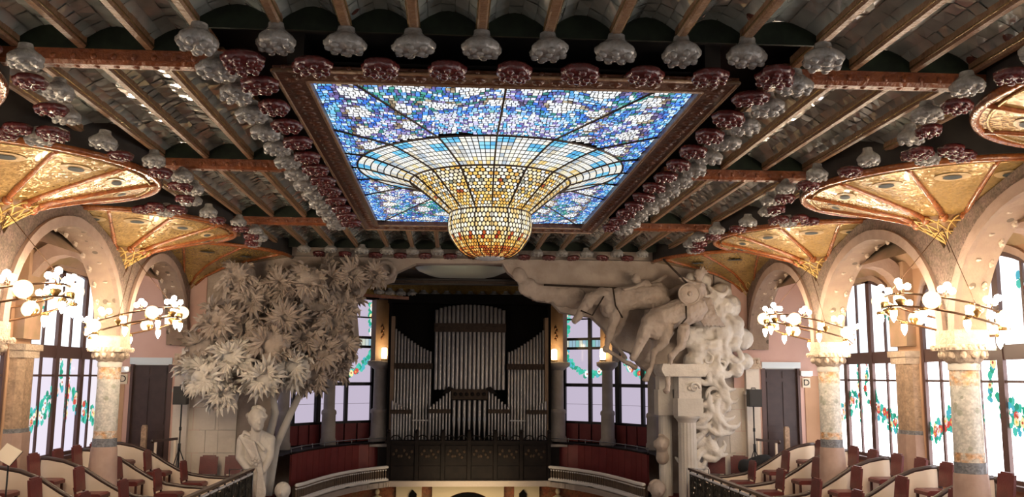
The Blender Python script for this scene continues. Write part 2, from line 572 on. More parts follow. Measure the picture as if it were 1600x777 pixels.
SC = Vector((0, 13.2))
ZG = 3.09
R1 = 1.98
NS = 16
rs = random.Random(11)
BLUES = [(.06, .20, .78), (.10, .32, .92), (.22, .50, 1.0), (.08, .14, .50), (.36, .68, 1.0), (.60, .78, 1.0), (.12, .42, .80)]
LILAC = [(.36, .30, .70), (.50, .46, .86), (.22, .18, .48), (.66, .64, .98), (.80, .84, 1.0)]
GREENS = [(.05, .28, .22), (.10, .42, .34), (.06, .22, .30), (.24, .55, .52), (.14, .36, .75)]
def field_colour(x, y):
    dx, dy = WI - abs(x), min(y - YI0, YI1 - y)
    d = min(dx, dy)
    along = y if dx < dy else x
    # two staggered rings of white winged heads follow the frame
    for dist, ph in ((.40, 0), (.98, .36)):
        t = (along + ph) % .72 - .36
        v = (d - dist) / .17
        wing = hypot(t / .25, v + .35 * abs(t / .25))
        if hypot(t / .09, v - .25) < .8: return rs.choice([(1, .97, .92), (1, 1, 1)])
        if wing < .8: return rs.choice([(1, 1, 1), (.93, .96, 1.0), (.82, .86, 1.0)])
        if wing < 1.15 and v < .1: return rs.choice([(.10, .08, .16), (.26, .19, .12), (.32, .26, .50), (.50, .42, .30)])
        if wing < 1.5 and rs.random() < .45: return rs.choice([(.20, .16, .42), (.10, .16, .50), (.06, .24, .22)])
    g = sin(x * 2.3 + 1) * cos(y * 1.7) + rs.uniform(-.5, .5)
    if d > 1.3: return rs.choice(LILAC[2:] + [(.45, .70, 1.0), (.90, .93, 1.0), (.10, .50, .85), (.75, .85, 1.0)])
    if d < .18: return rs.choice(BLUES + [(.20, .62, .95), (.70, .88, 1.0)])
    if rs.random() < .2: return rs.choice([(.88, .93, 1.0), (.70, .86, 1.0), (1, 1, 1)])
    if g > .5: return rs.choice(GREENS)
    if g < -.75: return rs.choice(LILAC)
    return rs.choice(BLUES)
def WV(x, y): return .075 * sin(3.1 * x + 1.7 * y) + .045 * sin(7.3 * x - 2.1 * y + 1)
panels = [MB() for _ in range(NS)]
def sector(x, y):
    return int(((atan2(y - SC.y, x - SC.x) / (2 * pi)) % 1.0) * NS) % NS
ny = 108
py = (YI1 - YI0) / ny
for j in range(ny):
    y0 = YI0 + j * py
    x = -WI - rs.uniform(0, .08)
    while x < WI:
        wd = rs.uniform(.036, .075)
        xa, xb = max(x, -WI), min(x + wd, WI)
        x += wd
        if xb - xa < .02: continue
        cx, cy = (xa + xb) / 2, y0 + py / 2
        if hypot(cx - SC.x, cy - SC.y) < R1 - .02: continue
        g = .0055
        j4 = [rs.uniform(-.017, .017) for _ in range(4)]
        panels[sector(cx, cy)].add([(qx, min(max(qy + WV(qx, qy), YI0), YI1), ZG) for qx, qy in ((xa + g, y0 + g + j4[0]), (xb - g, y0 + g + j4[1]), (xb - g, y0 + py - g + j4[2]), (xa + g, y0 + py - g + j4[3]))],
                                   [(0, 1, 2, 3)], field_colour(cx, cy))
for p in panels:
    p.build('flat_glass_panel', G['roof'], sky, kind='stuff', colour=True)
# lead sheet behind the flat glass, open over the bell
mb = MB()
n = 64
inner, outer = [], []
for k in range(n + 1):
    t = 2 * pi * k / n
    c_, s_ = cos(t), sin(t)
    q = min((WI + .05) / max(abs(c_), 1e-6), (4.5) / max(abs(s_), 1e-6))
    inner.append((c_ * (R1 - .02), SC.y + s_ * (R1 - .02), ZG + .012)); outer.append((c_ * q, SC.y + s_ * q, ZG + .012))
mb.strip(inner, outer, False)
for (yy0, yy1) in ((YI0 - .05, SC.y - 4.4), (SC.y + 4.4, YI1 + .05)):
    mb.add([(-WI, yy0, ZG + .012), (WI, yy0, ZG + .012), (WI, yy1, ZG + .012), (-WI, yy1, ZG + .012)], [(0, 1, 2, 3)])
mb.build('lead_backing', K['lead'], sky)

mb = MB()
for s in (-1, 1): mb.box(s * 2.13, s * 2.30, 9.1, 18.3, 3.10, 3.55)
mb.box(-2.13, 2.13, 18.0, 18.3, 3.13, 3.55); mb.build('hanging_curb', K['slab'], sky)
# bell profile
def lerp(a, b, t): return a + (b - a) * t
def bell_upper(t):   # ring 1 -> ring 2
    return lerp(1.98, 1.20, t), 3.08 - .20 * t ** 1.25
def bell_mid(t):     # ring 2 -> ring 3
    return lerp(1.20, .60, t ** .92), lerp(2.88, 2.40, t)
def bell_bowl(t):    # ring 3 -> foot
    a = t * pi / 2
    return .60 + .035 * sin(pi * min(1, t * 2.2)) * (t < .4545) - .40 * (1 - cos(a)) ** 1.15, 2.40 - .66 * sin(a * .98) ** .95
def bell(fn, rows, cols, colour, gap=.12, name='bell_glass_panel', stagger=False):
    ps = [MB() for _ in range(NS)]
    for i in range(rows):
        ra, za = fn(i / rows); rb, zb = fn((i + 1) / rows)
        for k in range(cols):
            off = .5 * (i % 2) if stagger else 0
            ta, tb = 2 * pi * (k + off + gap / 2) / cols, 2 * pi * (k + off + 1 - gap / 2) / cols
            e = gap * .5
            r0, z0, r1, z1 = lerp(ra, rb, e), lerp(za, zb, e), lerp(ra, rb, 1 - e), lerp(za, zb, 1 - e)
            tm = (ta + tb) / 2
            P = lambda r, z, t: (r * cos(t), SC.y + r * sin(t), z)
            if stagger:   # six-sided pane
                rm, zm = (r0 + r1) / 2, (z0 + z1) / 2
                dt = (tb - ta) * .22
                vs = [P(r0, z0, ta + dt), P(r0, z0, tb - dt), P(rm, zm, tb), P(r1, z1, tb - dt), P(r1, z1, ta + dt), P(rm, zm, ta)]
                fs = [(0, 1, 2, 3, 4, 5)]
            else:
                vs = [P(r0, z0, ta), P(r0, z0, tb), P(r1, z1, tb), P(r1, z1, ta)]; fs = [(0, 1, 2, 3)]
            ps[int((tm / (2 * pi)) % 1 * NS) % NS].add(vs, fs, colour(i / rows, i, k))
    for p in ps:
        p.build(name, G['roof'], sky, kind='stuff', colour=True)
    bk = MB()
    bk.lathe([(fn(i / 20)[0] - .012, fn(i / 20)[1] + .006) for i in range(21)], (0, SC.y, 0), 64)
    bk.build('lead_backing', K['lead'], sky)
def c_upper(t, i, k):
    if t < .5 and (k // 3 + i // 2) % 6 in (0, 3): return rs.choice([(.16, .58, .90), (.30, .74, .95), (.12, .46, .80)])
    if (k // 3) % 3 == 0 and rs.random() < .5: return rs.choice([(.62, .62, .60), (.50, .58, .66), (.74, .66, .50)])
    if t > .7 and rs.random() < .4: return rs.choice([(1, .80, .40), (1, .88, .60), (.90, .66, .26)])
    return rs.choice([(1, .97, .90), (.90, .90, .86), (.80, .84, .86), (1, .94, .80)])
def c_mid(t, i, k):
    q = rs.random()
    if i in (4, 7) and k % 11 in (4, 5): return rs.choice([(.40, .08, .03), (.36, .28, .14), (.22, .24, .20)])
    if i in (4, 7) and k % 11 in (0, 9): return (.30, .30, .24)
    if q < .34 + .3 * t: return rs.choice([(1, .66, .18), (.90, .52, .12), (1, .76, .34), (.78, .42, .10)])
    return rs.choice([(1, .93, .76), (1, .86, .58), (.96, .94, .88), (.74, .64, .46)])
def c_bowl(t, i, k):
    if i == 6 and k % 4 == 0: return (.34, .03, .015)
    if i == 5 and k % 4 == 0: return (.50, .10, .03)
    if i == 9: return rs.choice([(.42, .07, .02), (.70, .20, .04), (.80, .34, .07)])
    if i > 9: return rs.choice([(.46, .12, .02), (.72, .30, .06), (.34, .07, .02), (.90, .50, .14)])
    if t < .4: return rs.choice([(1, .88, .62), (1, .78, .40), (1, .93, .78), (.90, .62, .24)])
    return rs.choice([(1, .66, .22), (.90, .48, .10), (1, .76, .34), (.75, .34, .06)])
bell(bell_upper, 8, 144, c_upper, .17)
bell(bell_mid, 13, 92, c_mid, .14, stagger=True)
bell(bell_bowl, 15, 68, c_bowl, .14, stagger=True)
def ring(r, z, q, name):
    mb = MB()
    mb.tube([(r * cos(2 * pi * k / 72), SC.y + r * sin(2 * pi * k / 72), z) for k in range(72)], q, 8, closed=True)
    mb.build(name, K['came'], sky)
ring(1.98, 3.075, .016, 'bell_hoop'); ring(1.20, 2.875, .016, 'bell_hoop'); ring(.603, 2.40, .012, 'bell_hoop'); ring(.40, 1.83, .008, 'bell_hoop')
for k in range(NS):
    t = 2 * pi * k / NS
    path = []
    q = min(WI / max(abs(cos(t)), 1e-6), (4.45 if True else 0) / max(abs(sin(t)), 1e-6))
    ye = YI0 if sin(t) < 0 else YI1
    if abs(sin(t)) > 1e-6: q = min(WI / max(abs(cos(t)), 1e-6), abs(ye - SC.y) / abs(sin(t)))
    path.append((q * cos(t), SC.y + q * sin(t), 3.075))
    for fn, n in ((bell_upper, 5), (bell_mid, 6), (bell_bowl, 8)):
        for i in range(n + (fn is bell_bowl)):
            r, z = fn(i / n)
            path.append(((r + .006) * cos(t), SC.y + (r + .006) * sin(t), z - .006))
    mb = MB()
    mb.tube(path, [.014] * 2 + [.014] * 10 + [.008] * (len(path) - 12), 6)
    mb.build('radial_came', K['came'], sky)
mb = MB()
mb.lathe([(.0, 1.70), (.10, 1.705), (.19, 1.72), (.225, 1.745), (.21, 1.765)], (0, SC.y, 0), 28, mod=lambda t, z: 1 + .04 * cos(14 * t))
mb.build('crystal_foot', K['crystal'], sky)
# ------------------------------------------------------------------ structure: shell
mb = MB(); mb.box(-9.6, 9.6, -3, 30, -7.7, -7.5); struct('floor', mb, K['floor'])
for s in (-1, 1):   # raked gallery floor: three carpeted steps
    mb = MB()
    for xa, xb, z in ((4.75, 6.75, -2.85), (6.75, 7.55, -2.62), (7.55, 8.95, -2.38)):
        mb.box(s * xa, s * xb, 4, 22.6, -3.2, z)
    struct('floor_gallery_' + SIDE[s], mb, K['carpet'])
    mb = MB(); mb.box(s * 4.62, s * 4.75, 4, 20.2, -3.6, -2.75); struct('trim_gallery_edge_' + SIDE[s], mb, K['ledge'])
    # end wall of the aisle with its door
    mb = MB()
    mb.box(s * 8.27, s * 9.2, YE, YE + .25, -3.2, 3.0); mb.box(s * 6.6, s * 7.37, YE, YE + .25, -3.2, 3.0)
    mb.box(s * 7.37, s * 8.27, YE, YE + .25, .24, 3.0)
    struct('wall_end_' + SIDE[s], mb, K['plaster'])
    d = struct('door_%d' % (1 if s < 0 else 2))
    mb = MB(); mb.box(s * 7.40, s * 8.24, YE + .06, YE + .12, -2.4, .22); mb.build('door_leaf', K['door'], d)
    for k in range(2):
        for (za, zb) in ((-2.25, -1.35), (-1.2, -.1), (0.0, .16)):
            m2 = MB(); xa = 7.46 + .41 * k
            m2.box(s * xa, s * (xa + .33), YE + .04, YE + .062, za, zb); m2.build('door_panel', K['door'], d)
    mb = MB(); mb.box(s * 7.32, s * 8.32, YE - .05, YE + .1, .24, .40); mb.build('lintel', K['lintel'], d, label='lintel with pale blue grey reflection in its colour')
    mb = MB(); mb.box(s * 7.30, s * 7.40, YE - .03, YE + .1, -2.4, .24); mb.box(s * 8.24, s * 8.30, YE - .03, YE + .1, -2.4, .24); mb.build('door_jamb', K['frame'] if s < 0 else K['frame'], d)
    # ochre dado strip beside the door
    mb = MB(); mb.box(s * 8.42, s * 8.86, YE - .02, YE, -2.4, .05); struct('trim_dado_' + SIDE[s], mb, K['ochre'])
    # aisle ceiling and cross arches
    mb = MB()
    n = 10
    A = [(s * (7.35 + 1.6 * i / n), 4.0, 2.05 + .72 * sin(pi * (i + .6) / (n + 1.2))) for i in range(n + 1)]
    B = [(x, 22.6, z) for x, y, z in A]
    mb.strip(A, B)
    struct('ceiling_aisle_' + SIDE[s], mb, K['aisle'])
    for y in YC:
        mb = MB()
        pts = []
        for i in range(13):
            a = pi * i / 12
            pts.append((8.13 - .78 * cos(a), .75 + 1.55 * sin(a) ** .8))
        out = [(8.13 - .98 * cos(pi * i / 12), .75 + 1.85 * sin(pi * i / 12) ** .8) for i in range(13)]
        mb.prism([(s * p[0], p[1]) for p in pts + out[::-1]], 'y', y - .17, y + .17)
        struct('trim_cross_arch_' + SIDE[s], mb, K['mould'])

# ------------------------------------------------------------------ window walls
def window_top(t):          # arched head, t = 0..1 along a bay
    return 1.35 + .95 * sqrt(max(0, 1 - (2 * t - 1) ** 2))
COLP = {
    'clear_left': [(.88, .80, .92), (.93, .86, .93), (.86, .80, .95)],
    'clear_right': [(1, .96, .97), (1, .94, .95), (.98, .95, 1)],
    'up': [(.86, .93, 1.0), (.95, .97, 1.0), (.80, .90, .98)],
}
LEAFC = [(.03, .42, .26), (.06, .55, .38), (.10, .62, .50), (.04, .34, .22), (.10, .50, .62)]
FLOWC = [(1, .96, .9), (1, .9, .45), (.75, .10, .08), (1, .75, .6), (.95, .97, 1)]
rg = random.Random(3)
def disc(mb, p, ax, up, r, col, n=7):
    """petalled flat piece of coloured glass"""
    ax, up = Vector(ax), Vector(up)
    vs = [Vector(p) + (ax * cos(2 * pi * k / n) + up * sin(2 * pi * k / n)) * r * rg.uniform(.75, 1.2) for k in range(n)]
    mb.add(vs, [tuple(range(n))], col)
def garland(mb, P, ax, nrm, r=.10, dens=1.0):
    """leaves and flowers strung along the points P"""
    up = Vector((0, 0, 1)); ax = Vector(ax); nrm = Vector(nrm)
    for i in range(len(P) - 1):
        a, b = Vector(P[i]), Vector(P[i + 1])
        n = max(1, int((b - a).length / .075 * dens))
        for k in range(n):
            q = a + (b - a) * (k / n)
            for _ in range(3):
                o = q + ax * rg.uniform(-r, r) + up * rg.uniform(-r, r) + nrm * rg.uniform(.012, .018)
                disc(mb, o, ax, up, rg.uniform(.05, .085), rg.choice(LEAFC))
            if rg.random() < .45:
                o = q + ax * rg.uniform(-.5, .5) * r + up * rg.uniform(-.5, .5) * r + nrm * .021
                c = rg.choice(FLOWC)
                disc(mb, o, ax, up, rg.uniform(.07, .10), c, 8)
                disc(mb, o + nrm * .003, ax, up, .03, rg.choice([(.9, .55, .1), (.6, .1, .05)]), 6)
wn = 0
for s in (-1, 1):
    g = G['left'] if s < 0 else G['right']
    cl = COLP['clear_left'] if s < 0 else COLP['clear_right']
    wall = MB()
    for (ya, yb) in ((-5.9, -1.99), (-1.0, 2.91), (3.9, 7.81), (8.70, 12.72), (13.60, 17.62), (18.50, 22.35)):
        wn += 1
        win = struct('window_%d' % wn, None, None, (s * XW, (ya + yb) / 2, -1.4))
        L = yb - ya
        # stonework above the arched head
        n = 14
        lo = [(ya + L * i / n, window_top(i / n)) for i in range(n + 1)]
        wall.prism([(ya, 2.9)] + lo + [(yb, 2.9)], 'x', s * XW, s * (XW + .35))
        wall.box(s * XW, s * (XW + .35), ya, yb, -3.2, -1.77)
        m2 = MB()
        ho = [(y, z + .13) for y, z in lo]
        m2.prism(lo + ho[::-1], 'x', s * (XW - .06), s * (XW + .05)); m2.build('window_arch', K['mould'], win)
        m2 = MB(); m2.box(s * (XW - .10), s * (XW + .1), ya, yb, -1.83, -1.75); m2.build('window_sill', K['frame'], win)
        # frame
        thick = [ya, ya + L * .355, ya + L * .70, yb]
        thin = [(thick[i] + thick[i + 1]) / 2 for i in range(3)]
        for y in thick:
            m2 = MB(); t = (y - ya) / L; m2.box(s * (XW + .02), s * (XW + .16), y - .085, y + .085, -1.77, window_top(min(max(t, .02), .98))); m2.build('window_post', K['frame'], win)
        for y in thin:
            m2 = MB(); t = (y - ya) / L; m2.box(s * (XW + .05), s * (XW + .13), y - .032, y + .032, -1.77, window_top(t)); m2.build('mullion', K['frame'], win)
        for (z, h) in ((.46, .13), (-.04, .022), (-1.73, .05)):
            m2 = MB(); m2.box(s * (XW + .04), s * (XW + .15), ya, yb, z - h, z + h); m2.build('transom' if h > .1 else 'glazing_bar', K['frame'], win)
        m2 = MB(); hi = [(y, z - .10) for y, z in lo]; m2.prism(lo + hi[::-1], 'x', s * (XW + .02), s * (XW + .15)); m2.build('arched_frame', K['frame'], win)
        # panes
        edges = sorted(thick + thin)
        for i in range(6):
            a, b = edges[i] + .03, edges[i + 1] - .03
            xg = s * (XW + .09)
            for (z0, z1) in ((-1.70, -.05), (-.03, .36)):
                m2 = MB(); m2.add([(xg, a, z0), (xg, b, z0), (xg, b, z1), (xg, a, z1)], [(0, 1, 2, 3)], rg.choice(cl)); m2.build('pane', g, win, colour=True)
            m2 = MB()
            ts = [a + (b - a) * k / 5 for k in range(6)]
            top = [(xg, y, window_top((y - ya) / L) - .04) for y in ts]
            m2.add([(xg, a, .58), (xg, b, .58)] + top[::-1], [tuple(range(8))], rg.choice(COLP['up'])); m2.build('pane', G['left_up'], win, colour=True)
        # stained garland: swags low beside the piers, drops in the middle
        gl = MB()
        xg = s * (XW + .085)
        ym = ya + L * .5
        swag = []
        for i in range(9):
            t = i / 8
            swag.append((xg, ya + L * (.02 + .38 * t), -1.02 + .62 * t ** 1.6))
        garland(gl, swag, (0, 1, 0), (-s, 0, 0), .20, 1.7)
        garland(gl, [(x, ya + yb - y, z) for x, y, z in swag], (0, 1, 0), (-s, 0, 0), .20, 1.7)
        garland(gl, [(xg, ym + .18, .3), (xg, ym + .14, -1.05)], (0, 1, 0), (-s, 0, 0), .035, .8)
        garland(gl, [(xg, ym - .30, .3), (xg, ym - .1, -.45)], (0, 1, 0), (-s, 0, 0), .05, .6)
        garland(gl, [(xg, ya + .3, 1.2), (xg, ya + .9, 1.75)], (0, 1, 0), (-s, 0, 0), .10, .6)
        gl.build('glass_garland', G['leaf'], win, kind='stuff', colour=True)
    for (ya, yb) in ((-1.99, -1.0), (2.91, 3.9), (7.81, 8.70), (12.72, 13.60), (17.62, 18.50), (22.35, 22.8)):
        wall.box(s * XW, s * (XW + .35), ya, yb, -3.2, 2.9)
    struct('wall_' + SIDE[s], wall, K['ochre'])
    for y in YC:                      # engaged piers on the window wall
        t = thing('wall_pier', '%s tan patterned pier between the %s windows' % ('nearest' if y < 10 else ('near' if y < 15 else 'far'), SIDE[s]), 'pier', (s * (XW - .12), y + .05, -2.4))
        m2 = MB(); m2.prism([(s * (XW + .02), y - .36), (s * (XW - .12), y - .30), (s * (XW - .20), y - .12), (s * (XW - .20), y + .20), (s * (XW - .12), y + .40), (s * (XW + .02), y + .46)], 'z', -1.12, .30); m2.build('shaft', K['pier'], t)
        m2 = MB(); m2.prism([(s * (XW + .02), y - .40), (s * (XW - .15), y - .33), (s * (XW - .24), y - .12), (s * (XW - .24), y + .20), (s * (XW - .15), y + .43), (s * (XW + .02), y + .50)], 'z', -2.38, -1.12); m2.build('base', K['base_stone'], t)
        m2 = MB(); m2.prism([(s * (XW + .02), y - .38), (s * (XW - .135), y - .31), (s * (XW - .22), y - .12), (s * (XW - .22), y + .20), (s * (XW - .135), y + .41), (s * (XW + .02), y + .48)], 'z', -1.14, -1.04); m2.build('band', K['shaft_band'], t)
        m2 = MB(); m2.prism([(s * (XW + .02), y - .42), (s * (XW - .27), y - .32), (s * (XW - .27), y + .42), (s * (XW + .02), y + .52)], 'z', .44, .56); m2.prism([(s * (XW + .02), y - .39), (s * (XW - .23), y - .27), (s * (XW - .23), y + .37), (s * (XW + .02), y + .49)], 'z', .30, .44); m2.build('capital', K['capital'], t)
        m2 = MB(); m2.box(s * (XW - .2), s * (XW + .02), y - .3, y + .4, .66, 2.4); m2.build('upper_pier', K['aisle'], t)

# ------------------------------------------------------------------ columns
WHERE = {0: 'nearest', 1: 'near', 2: 'far'}
def column(s, i):
    y = YC[i]
    t = thing('mosaic_column', '%s mosaic column on the %s gallery, flowered shaft and carved capital' % (WHERE[i], SIDE[s]), 'column', (s * XC, y, -2.62))
    x = s * XC
    mb = MB(); mb.lathe([(.33, -2.62), (.33, -2.45), (.285, -2.35), (.265, -1.9), (.24, -1.42), (.235, -1.38)], (x, y, 0), 12); mb.build('base', K['base_stone'], t)
    mb = MB(); mb.lathe([(.222, -1.38), (.222, -1.22)], (x, y, 0), 24); mb.build('band', K['shaft_band'], t)
    mb = MB(); mb.lathe([(.214, -1.22), (.214, -1.08)], (x, y, 0), 24); mb.build('band', K['shaft_orange'], t)
    mb = MB(); mb.lathe([(.212, -1.08), (.208, -.1)], (x, y, 0), 28); mb.build('shaft', K['shaft'], t)
    mb = MB(); mb.lathe([(.211, -.1), (.211, .13)], (x, y, 0), 28); mb.build('band', K['shaft_orange'], t)
    mb = MB(); mb.lathe([(.225, .13), (.225, .22), (.205, .24)], (x, y, 0), 28); mb.build('neck_ring', K['fluted'], t)
    mb = MB()
    mb.lathe([(.20, .22), (.25, .26), (.30, .34), (.33, .42)], (x, y, 0), 24, mod=lambda t_, z: 1 + .06 * cos(8 * t_))
    mb.obox((x, y, .455), (1, 0, 0), (0, 1, 0), (0, 0, 1), .325, .325, .03)
    for k in range(24):
        a = 2 * pi * k / 24; q = .30 / max(abs(cos(a)), abs(sin(a))); mb.ball((x + q * cos(a), y + q * sin(a), .47), .05, 6, 4)
    mb.obox((x, y, .60), (1, 0, 0), (0, 1, 0), (0, 0, 1), .27, .27, .13)
    for k in range(12):
        a = 2 * pi * k / 12
        mb.ball((x + .30 * cos(a), y + .30 * sin(a), .36), .055, 6, 4, sz=1.3)
    mb.build('capital', K['capital'], t)
    return t
for s in (-1, 1):
    for i in range(3): column(s, i)

# ------------------------------------------------------------------ arcade arches and fans
def ext_z(d):            # extrados / fan profile by distance from the column
    if d < .55: return 1.98 + (2.42 - 1.98) * (d / .55) ** .8
    return 2.42 + .46 * ((d - .55) / 1.65) ** .9 if d < 2.2 else 2.88
def arch(s, ya, yb, label, stage_end=False):
    """ya, yb: column axes on either side"""
    a0, a1 = ya + .24, yb - .24
    ym, h = (a0 + a1) / 2, (a1 - a0) / 2
    H, zs = 1.78, .70
    n = 24
    def intr(t, off=0.0):   # t -1..1
        k = sqrt(max(0, 1 - abs(t) ** 2.25))
        return (ym + t * (h + off), zs + (H + off) * (k * .94 + .06 * (1 - abs(t))))
    T = [-cos(pi * i / n) for i in range(n + 1)]
    I = [intr(t) for t in T]
    I2 = [intr(t, .10) for t in T]
    I3 = [intr(t, .17) for t in T]
    root = thing('arcade_arch', label, 'arch', (s * XC, ym, .7))
    xf, xb = s * (XC - .19), s * (XC + .21)
    # spandrel wall up to the fans
    top = []
    m = 30
    for i in range(m + 1):
        y = ya + (yb - ya) * i / m
        d = min(y - ya, (yb - y)) if not stage_end else min(y - ya, 9)
        top.append((y, ext_z(d) if not (stage_end and yb - y < .5) else ext_z(y - ya)))
    mb = MB()
    mb.prism([(ya, zs)] + [(a0, zs)] + I2[0:] + [(a1, zs), (yb, zs)] + top[::-1], 'x', xf, xb)
    mb.build('spandrel', K['olive'], root)
    mb = MB()
    mb.prism(I + I3[::-1], 'x', s * (XC - .25), s * (XC - .17)); mb.build('archivolt', K['mould'], root)
    mb = MB()
    mb.strip([(s * (XC - .25), *p) for p in I], [(s * (XC + .25), *p) for p in I])
    mb.prism(I + I2[::-1], 'x', s * (XC - .17), s * (XC + .25))
    mb.build('soffit', K['soffit'], root)
    # carved rosettes strung under the arch
    r0 = MB()
    r0.ball((0, 0, 0), .055, 8, 5, sx=.7)
    for k in range(5):
        r0.ball((0, .045 * cos(2 * pi * k / 5), .045 * sin(2 * pi * k / 5)), .028, 6, 4)
    rm = r0.mesh('rosette', K['rosette'])
    for i in range(15):
        t = -.93 + 1.86 * i / 14
        tt = -cos(pi * (i + 1) / 16)
        p = intr(tt)
        link('rosette', rm, root, (s * (XC + .16), p[0], p[1] - .01))
    for i in range(11):
        tt = -cos(pi * (i + 1.5) / 13)
        p = intr(tt)
        link('rosette', rm, root, (s * (XC - .05), p[0], p[1] + .015), (0, radians(90), 0), (.8, .8, .8))
    return root
for s in (-1, 1):
    arch(s, 8.25, 13.15, 'near stone arch of the %s arcade with rosettes, over the nearer chandelier' % SIDE[s])
    arch(s, 13.15, 18.05, 'middle stone arch of the %s arcade framing tall garland windows' % SIDE[s])
    arch(s, 18.05, 22.45, 'far stone arch of the %s arcade with rosettes, before the door wall' % SIDE[s], True)

def fan(s, yc, label):
    t = thing('fan_vault', label, 'vault', (s * XC, yc, 2.4))
    x0 = s * XC
    def P(r, a, z): return (x0 - s * r * cos(a), yc + r * sin(a), z)
    n = 36
    prof = [(r, ext_z(r) + .012) for r in (.55, .75, 1.0, 1.3, 1.6, 1.9, 2.1, 2.2)]
    A = [-pi / 2 + pi * k / n for k in range(n + 1)]
    mb = MB()
    for i in range(len(prof) - 1):
        mb.strip([P(prof[i][0], a, prof[i][1]) for a in A], [P(prof[i + 1][0], a, prof[i + 1][1]) for a in A])
    mb.build('mosaic_shell', K['gold'], t)
    mb = MB()     # deep rim up to the ceiling
    mb.strip([P(2.2, a, 2.88) for a in A], [P(2.26, a, 2.93) for a in A]); mb.strip([P(2.26, a, 2.93) for a in A], [P(2.24, a, 3.5) for a in A])
    mb.build('rim_wall', K['slab'], t)
    mb = MB(); mb.tube([P(2.21, a, 2.885) for a in A], .055, 8); mb.build('rim', K['fan_rib'], t)
    mb = MB(); mb.tube([P(2.08, a, ext_z(2.08) - .0) for a in A], .02, 6); mb.build('rim_bead', K['gilt'], t)
    for k in range(-3, 3):
        a = radians(30 * k + 15)
        mb = MB(); mb.tube([P(r, a, ext_z(r) + .0) for r in (.5, .8, 1.1, 1.4, 1.7, 2.0, 2.2)], [.05, .045, .04, .036, .034, .034, .036], 8); mb.build('fan_rib', K['fan_rib'], t)
        mb = MB(); q = P(.56, a, 2.40); mb.ball(q, .075, 10, 6); mb.build('rib_boss', K['fan_rib'], t)
    for k in range(-3, 4):
        a = radians(30 * k)
        if abs(k) == 3: a = radians(85 * (1 if k > 0 else -1))
        for (nm, rr, dz, m) in (('medallion_ring', .19, .010, K['medal_ring']), ('medallion', .10, .020, K['medal'])):
            mb = MB()
            vs = []
            for q in range(16):
                b = 2 * pi * q / 16
                r = 1.72 + rr * .62 * sin(b)
                aa = a + (rr * 1.25 * cos(b)) / 1.72
                vs.append(P(r, aa, ext_z(r) + .012 - dz))
            mb.add(vs, [tuple(range(16))])
            mb.build(nm, m, t)
    mb = MB()     # inverted cone under the shell
    pc = [(.03, 1.96), (.2, 2.17), (.4, 2.33), (.56, 2.43)]
    for i in range(3):
        mb.strip([P(pc[i][0], a, pc[i][1]) for a in A], [P(pc[i + 1][0], a, pc[i + 1][1]) for a in A])
    mb.build('fan_base', K['fan_base'], t)
    mb = MB()     # gilt net over the cone
    def cone(v, a):
        r = .05 + .55 * v
        return P(r + .035, a, ext_z(r) - .035)
    for k in range(-4, 5):
        for d in (-1, 1):
            pth = []
            for i in range(9):
                v = i / 8
                a = radians(22 * k) + d * radians(44) * v
                if abs(a) < pi / 2: pth.append(cone(v, a))
            if len(pth) > 1: mb.tube(pth, .013, 5)
    for v in (.45, .8):
        mb.tube([cone(v, a + 0) for a in A[1:-1]], .012, 5)
    mb.build('gilt_net', K['lattice'], t)
    return t
for s in (-1, 1):
    fan(s, 8.25, 'nearest gold mosaic fan vault on the %s' % SIDE[s])
    fan(s, 13.15, 'near gold mosaic fan vault on the %s over the near column' % SIDE[s])
    fan(s, 18.05, 'far gold mosaic fan vault on the %s over the far column' % SIDE[s])
# quarter fans dying into the stage wall
for s in (-1, 1):
    t = thing('fan_vault', 'dim ochre quarter fan vault in the %s corner by the stage wall' % SIDE[s], 'vault', (s * XC, 22.45, 2.4))
    x0, yc = s * XC, 22.55
    def P(r, a, z): return (x0 - s * r * cos(a), yc + r * sin(a), z)
    A = [-pi / 2 + (pi / 2) * k / 18 for k in range(19)]
    mb = MB()
    pr_ = [(.3, 2.2), (.55, 2.40), (1.0, 2.60), (1.6, 2.75), (2.2, 2.86), (2.6, 2.93)]
    for i in range(len(pr_) - 1):
        mb.strip([P(pr_[i][0], a, pr_[i][1]) for a in A], [P(pr_[i + 1][0], a, pr_[i + 1][1]) for a in A])
    mb.build('mosaic_shell', K['gold'], t)
    for a in (-75, -45, -15):
        mb = MB(); mb.tube([P(r, radians(a), z - .01) for r, z in pr_], .035, 7); mb.build('fan_rib', K['fan_rib'], t)
    mb = MB(); mb.tube([P(2.6, a, 2.92) for a in A], .05, 7); mb.build('rim', K['fan_rib'], t)
    mb = MB(); mb.strip([P(2.6, a, 2.93) for a in A], [P(2.6, a, 3.5) for a in A]); mb.build('rim_wall', K['slab'], t)
    for a in (-60, -30):
        mb = MB(); vs = [P(1.95 + .10 * sin(2 * pi * q / 14), radians(a) + .09 * cos(2 * pi * q / 14), 2.79) for q in range(14)]
        mb.add(vs, [tuple(range(14))]); mb.build('medallion', K['medal'], t)
    mb = MB()
    for k in range(5):
        for d in (-1, 1):
            pth = [P(.1 + .45 * i / 6, radians(-88 + 20 * k) + d * .5 * i / 6, 2.02 + .40 * (i / 6) ** .8 - .03) for i in range(7)]
            mb.tube(pth, .012, 5)
    mb.build('gilt_net', K['lattice'], t)
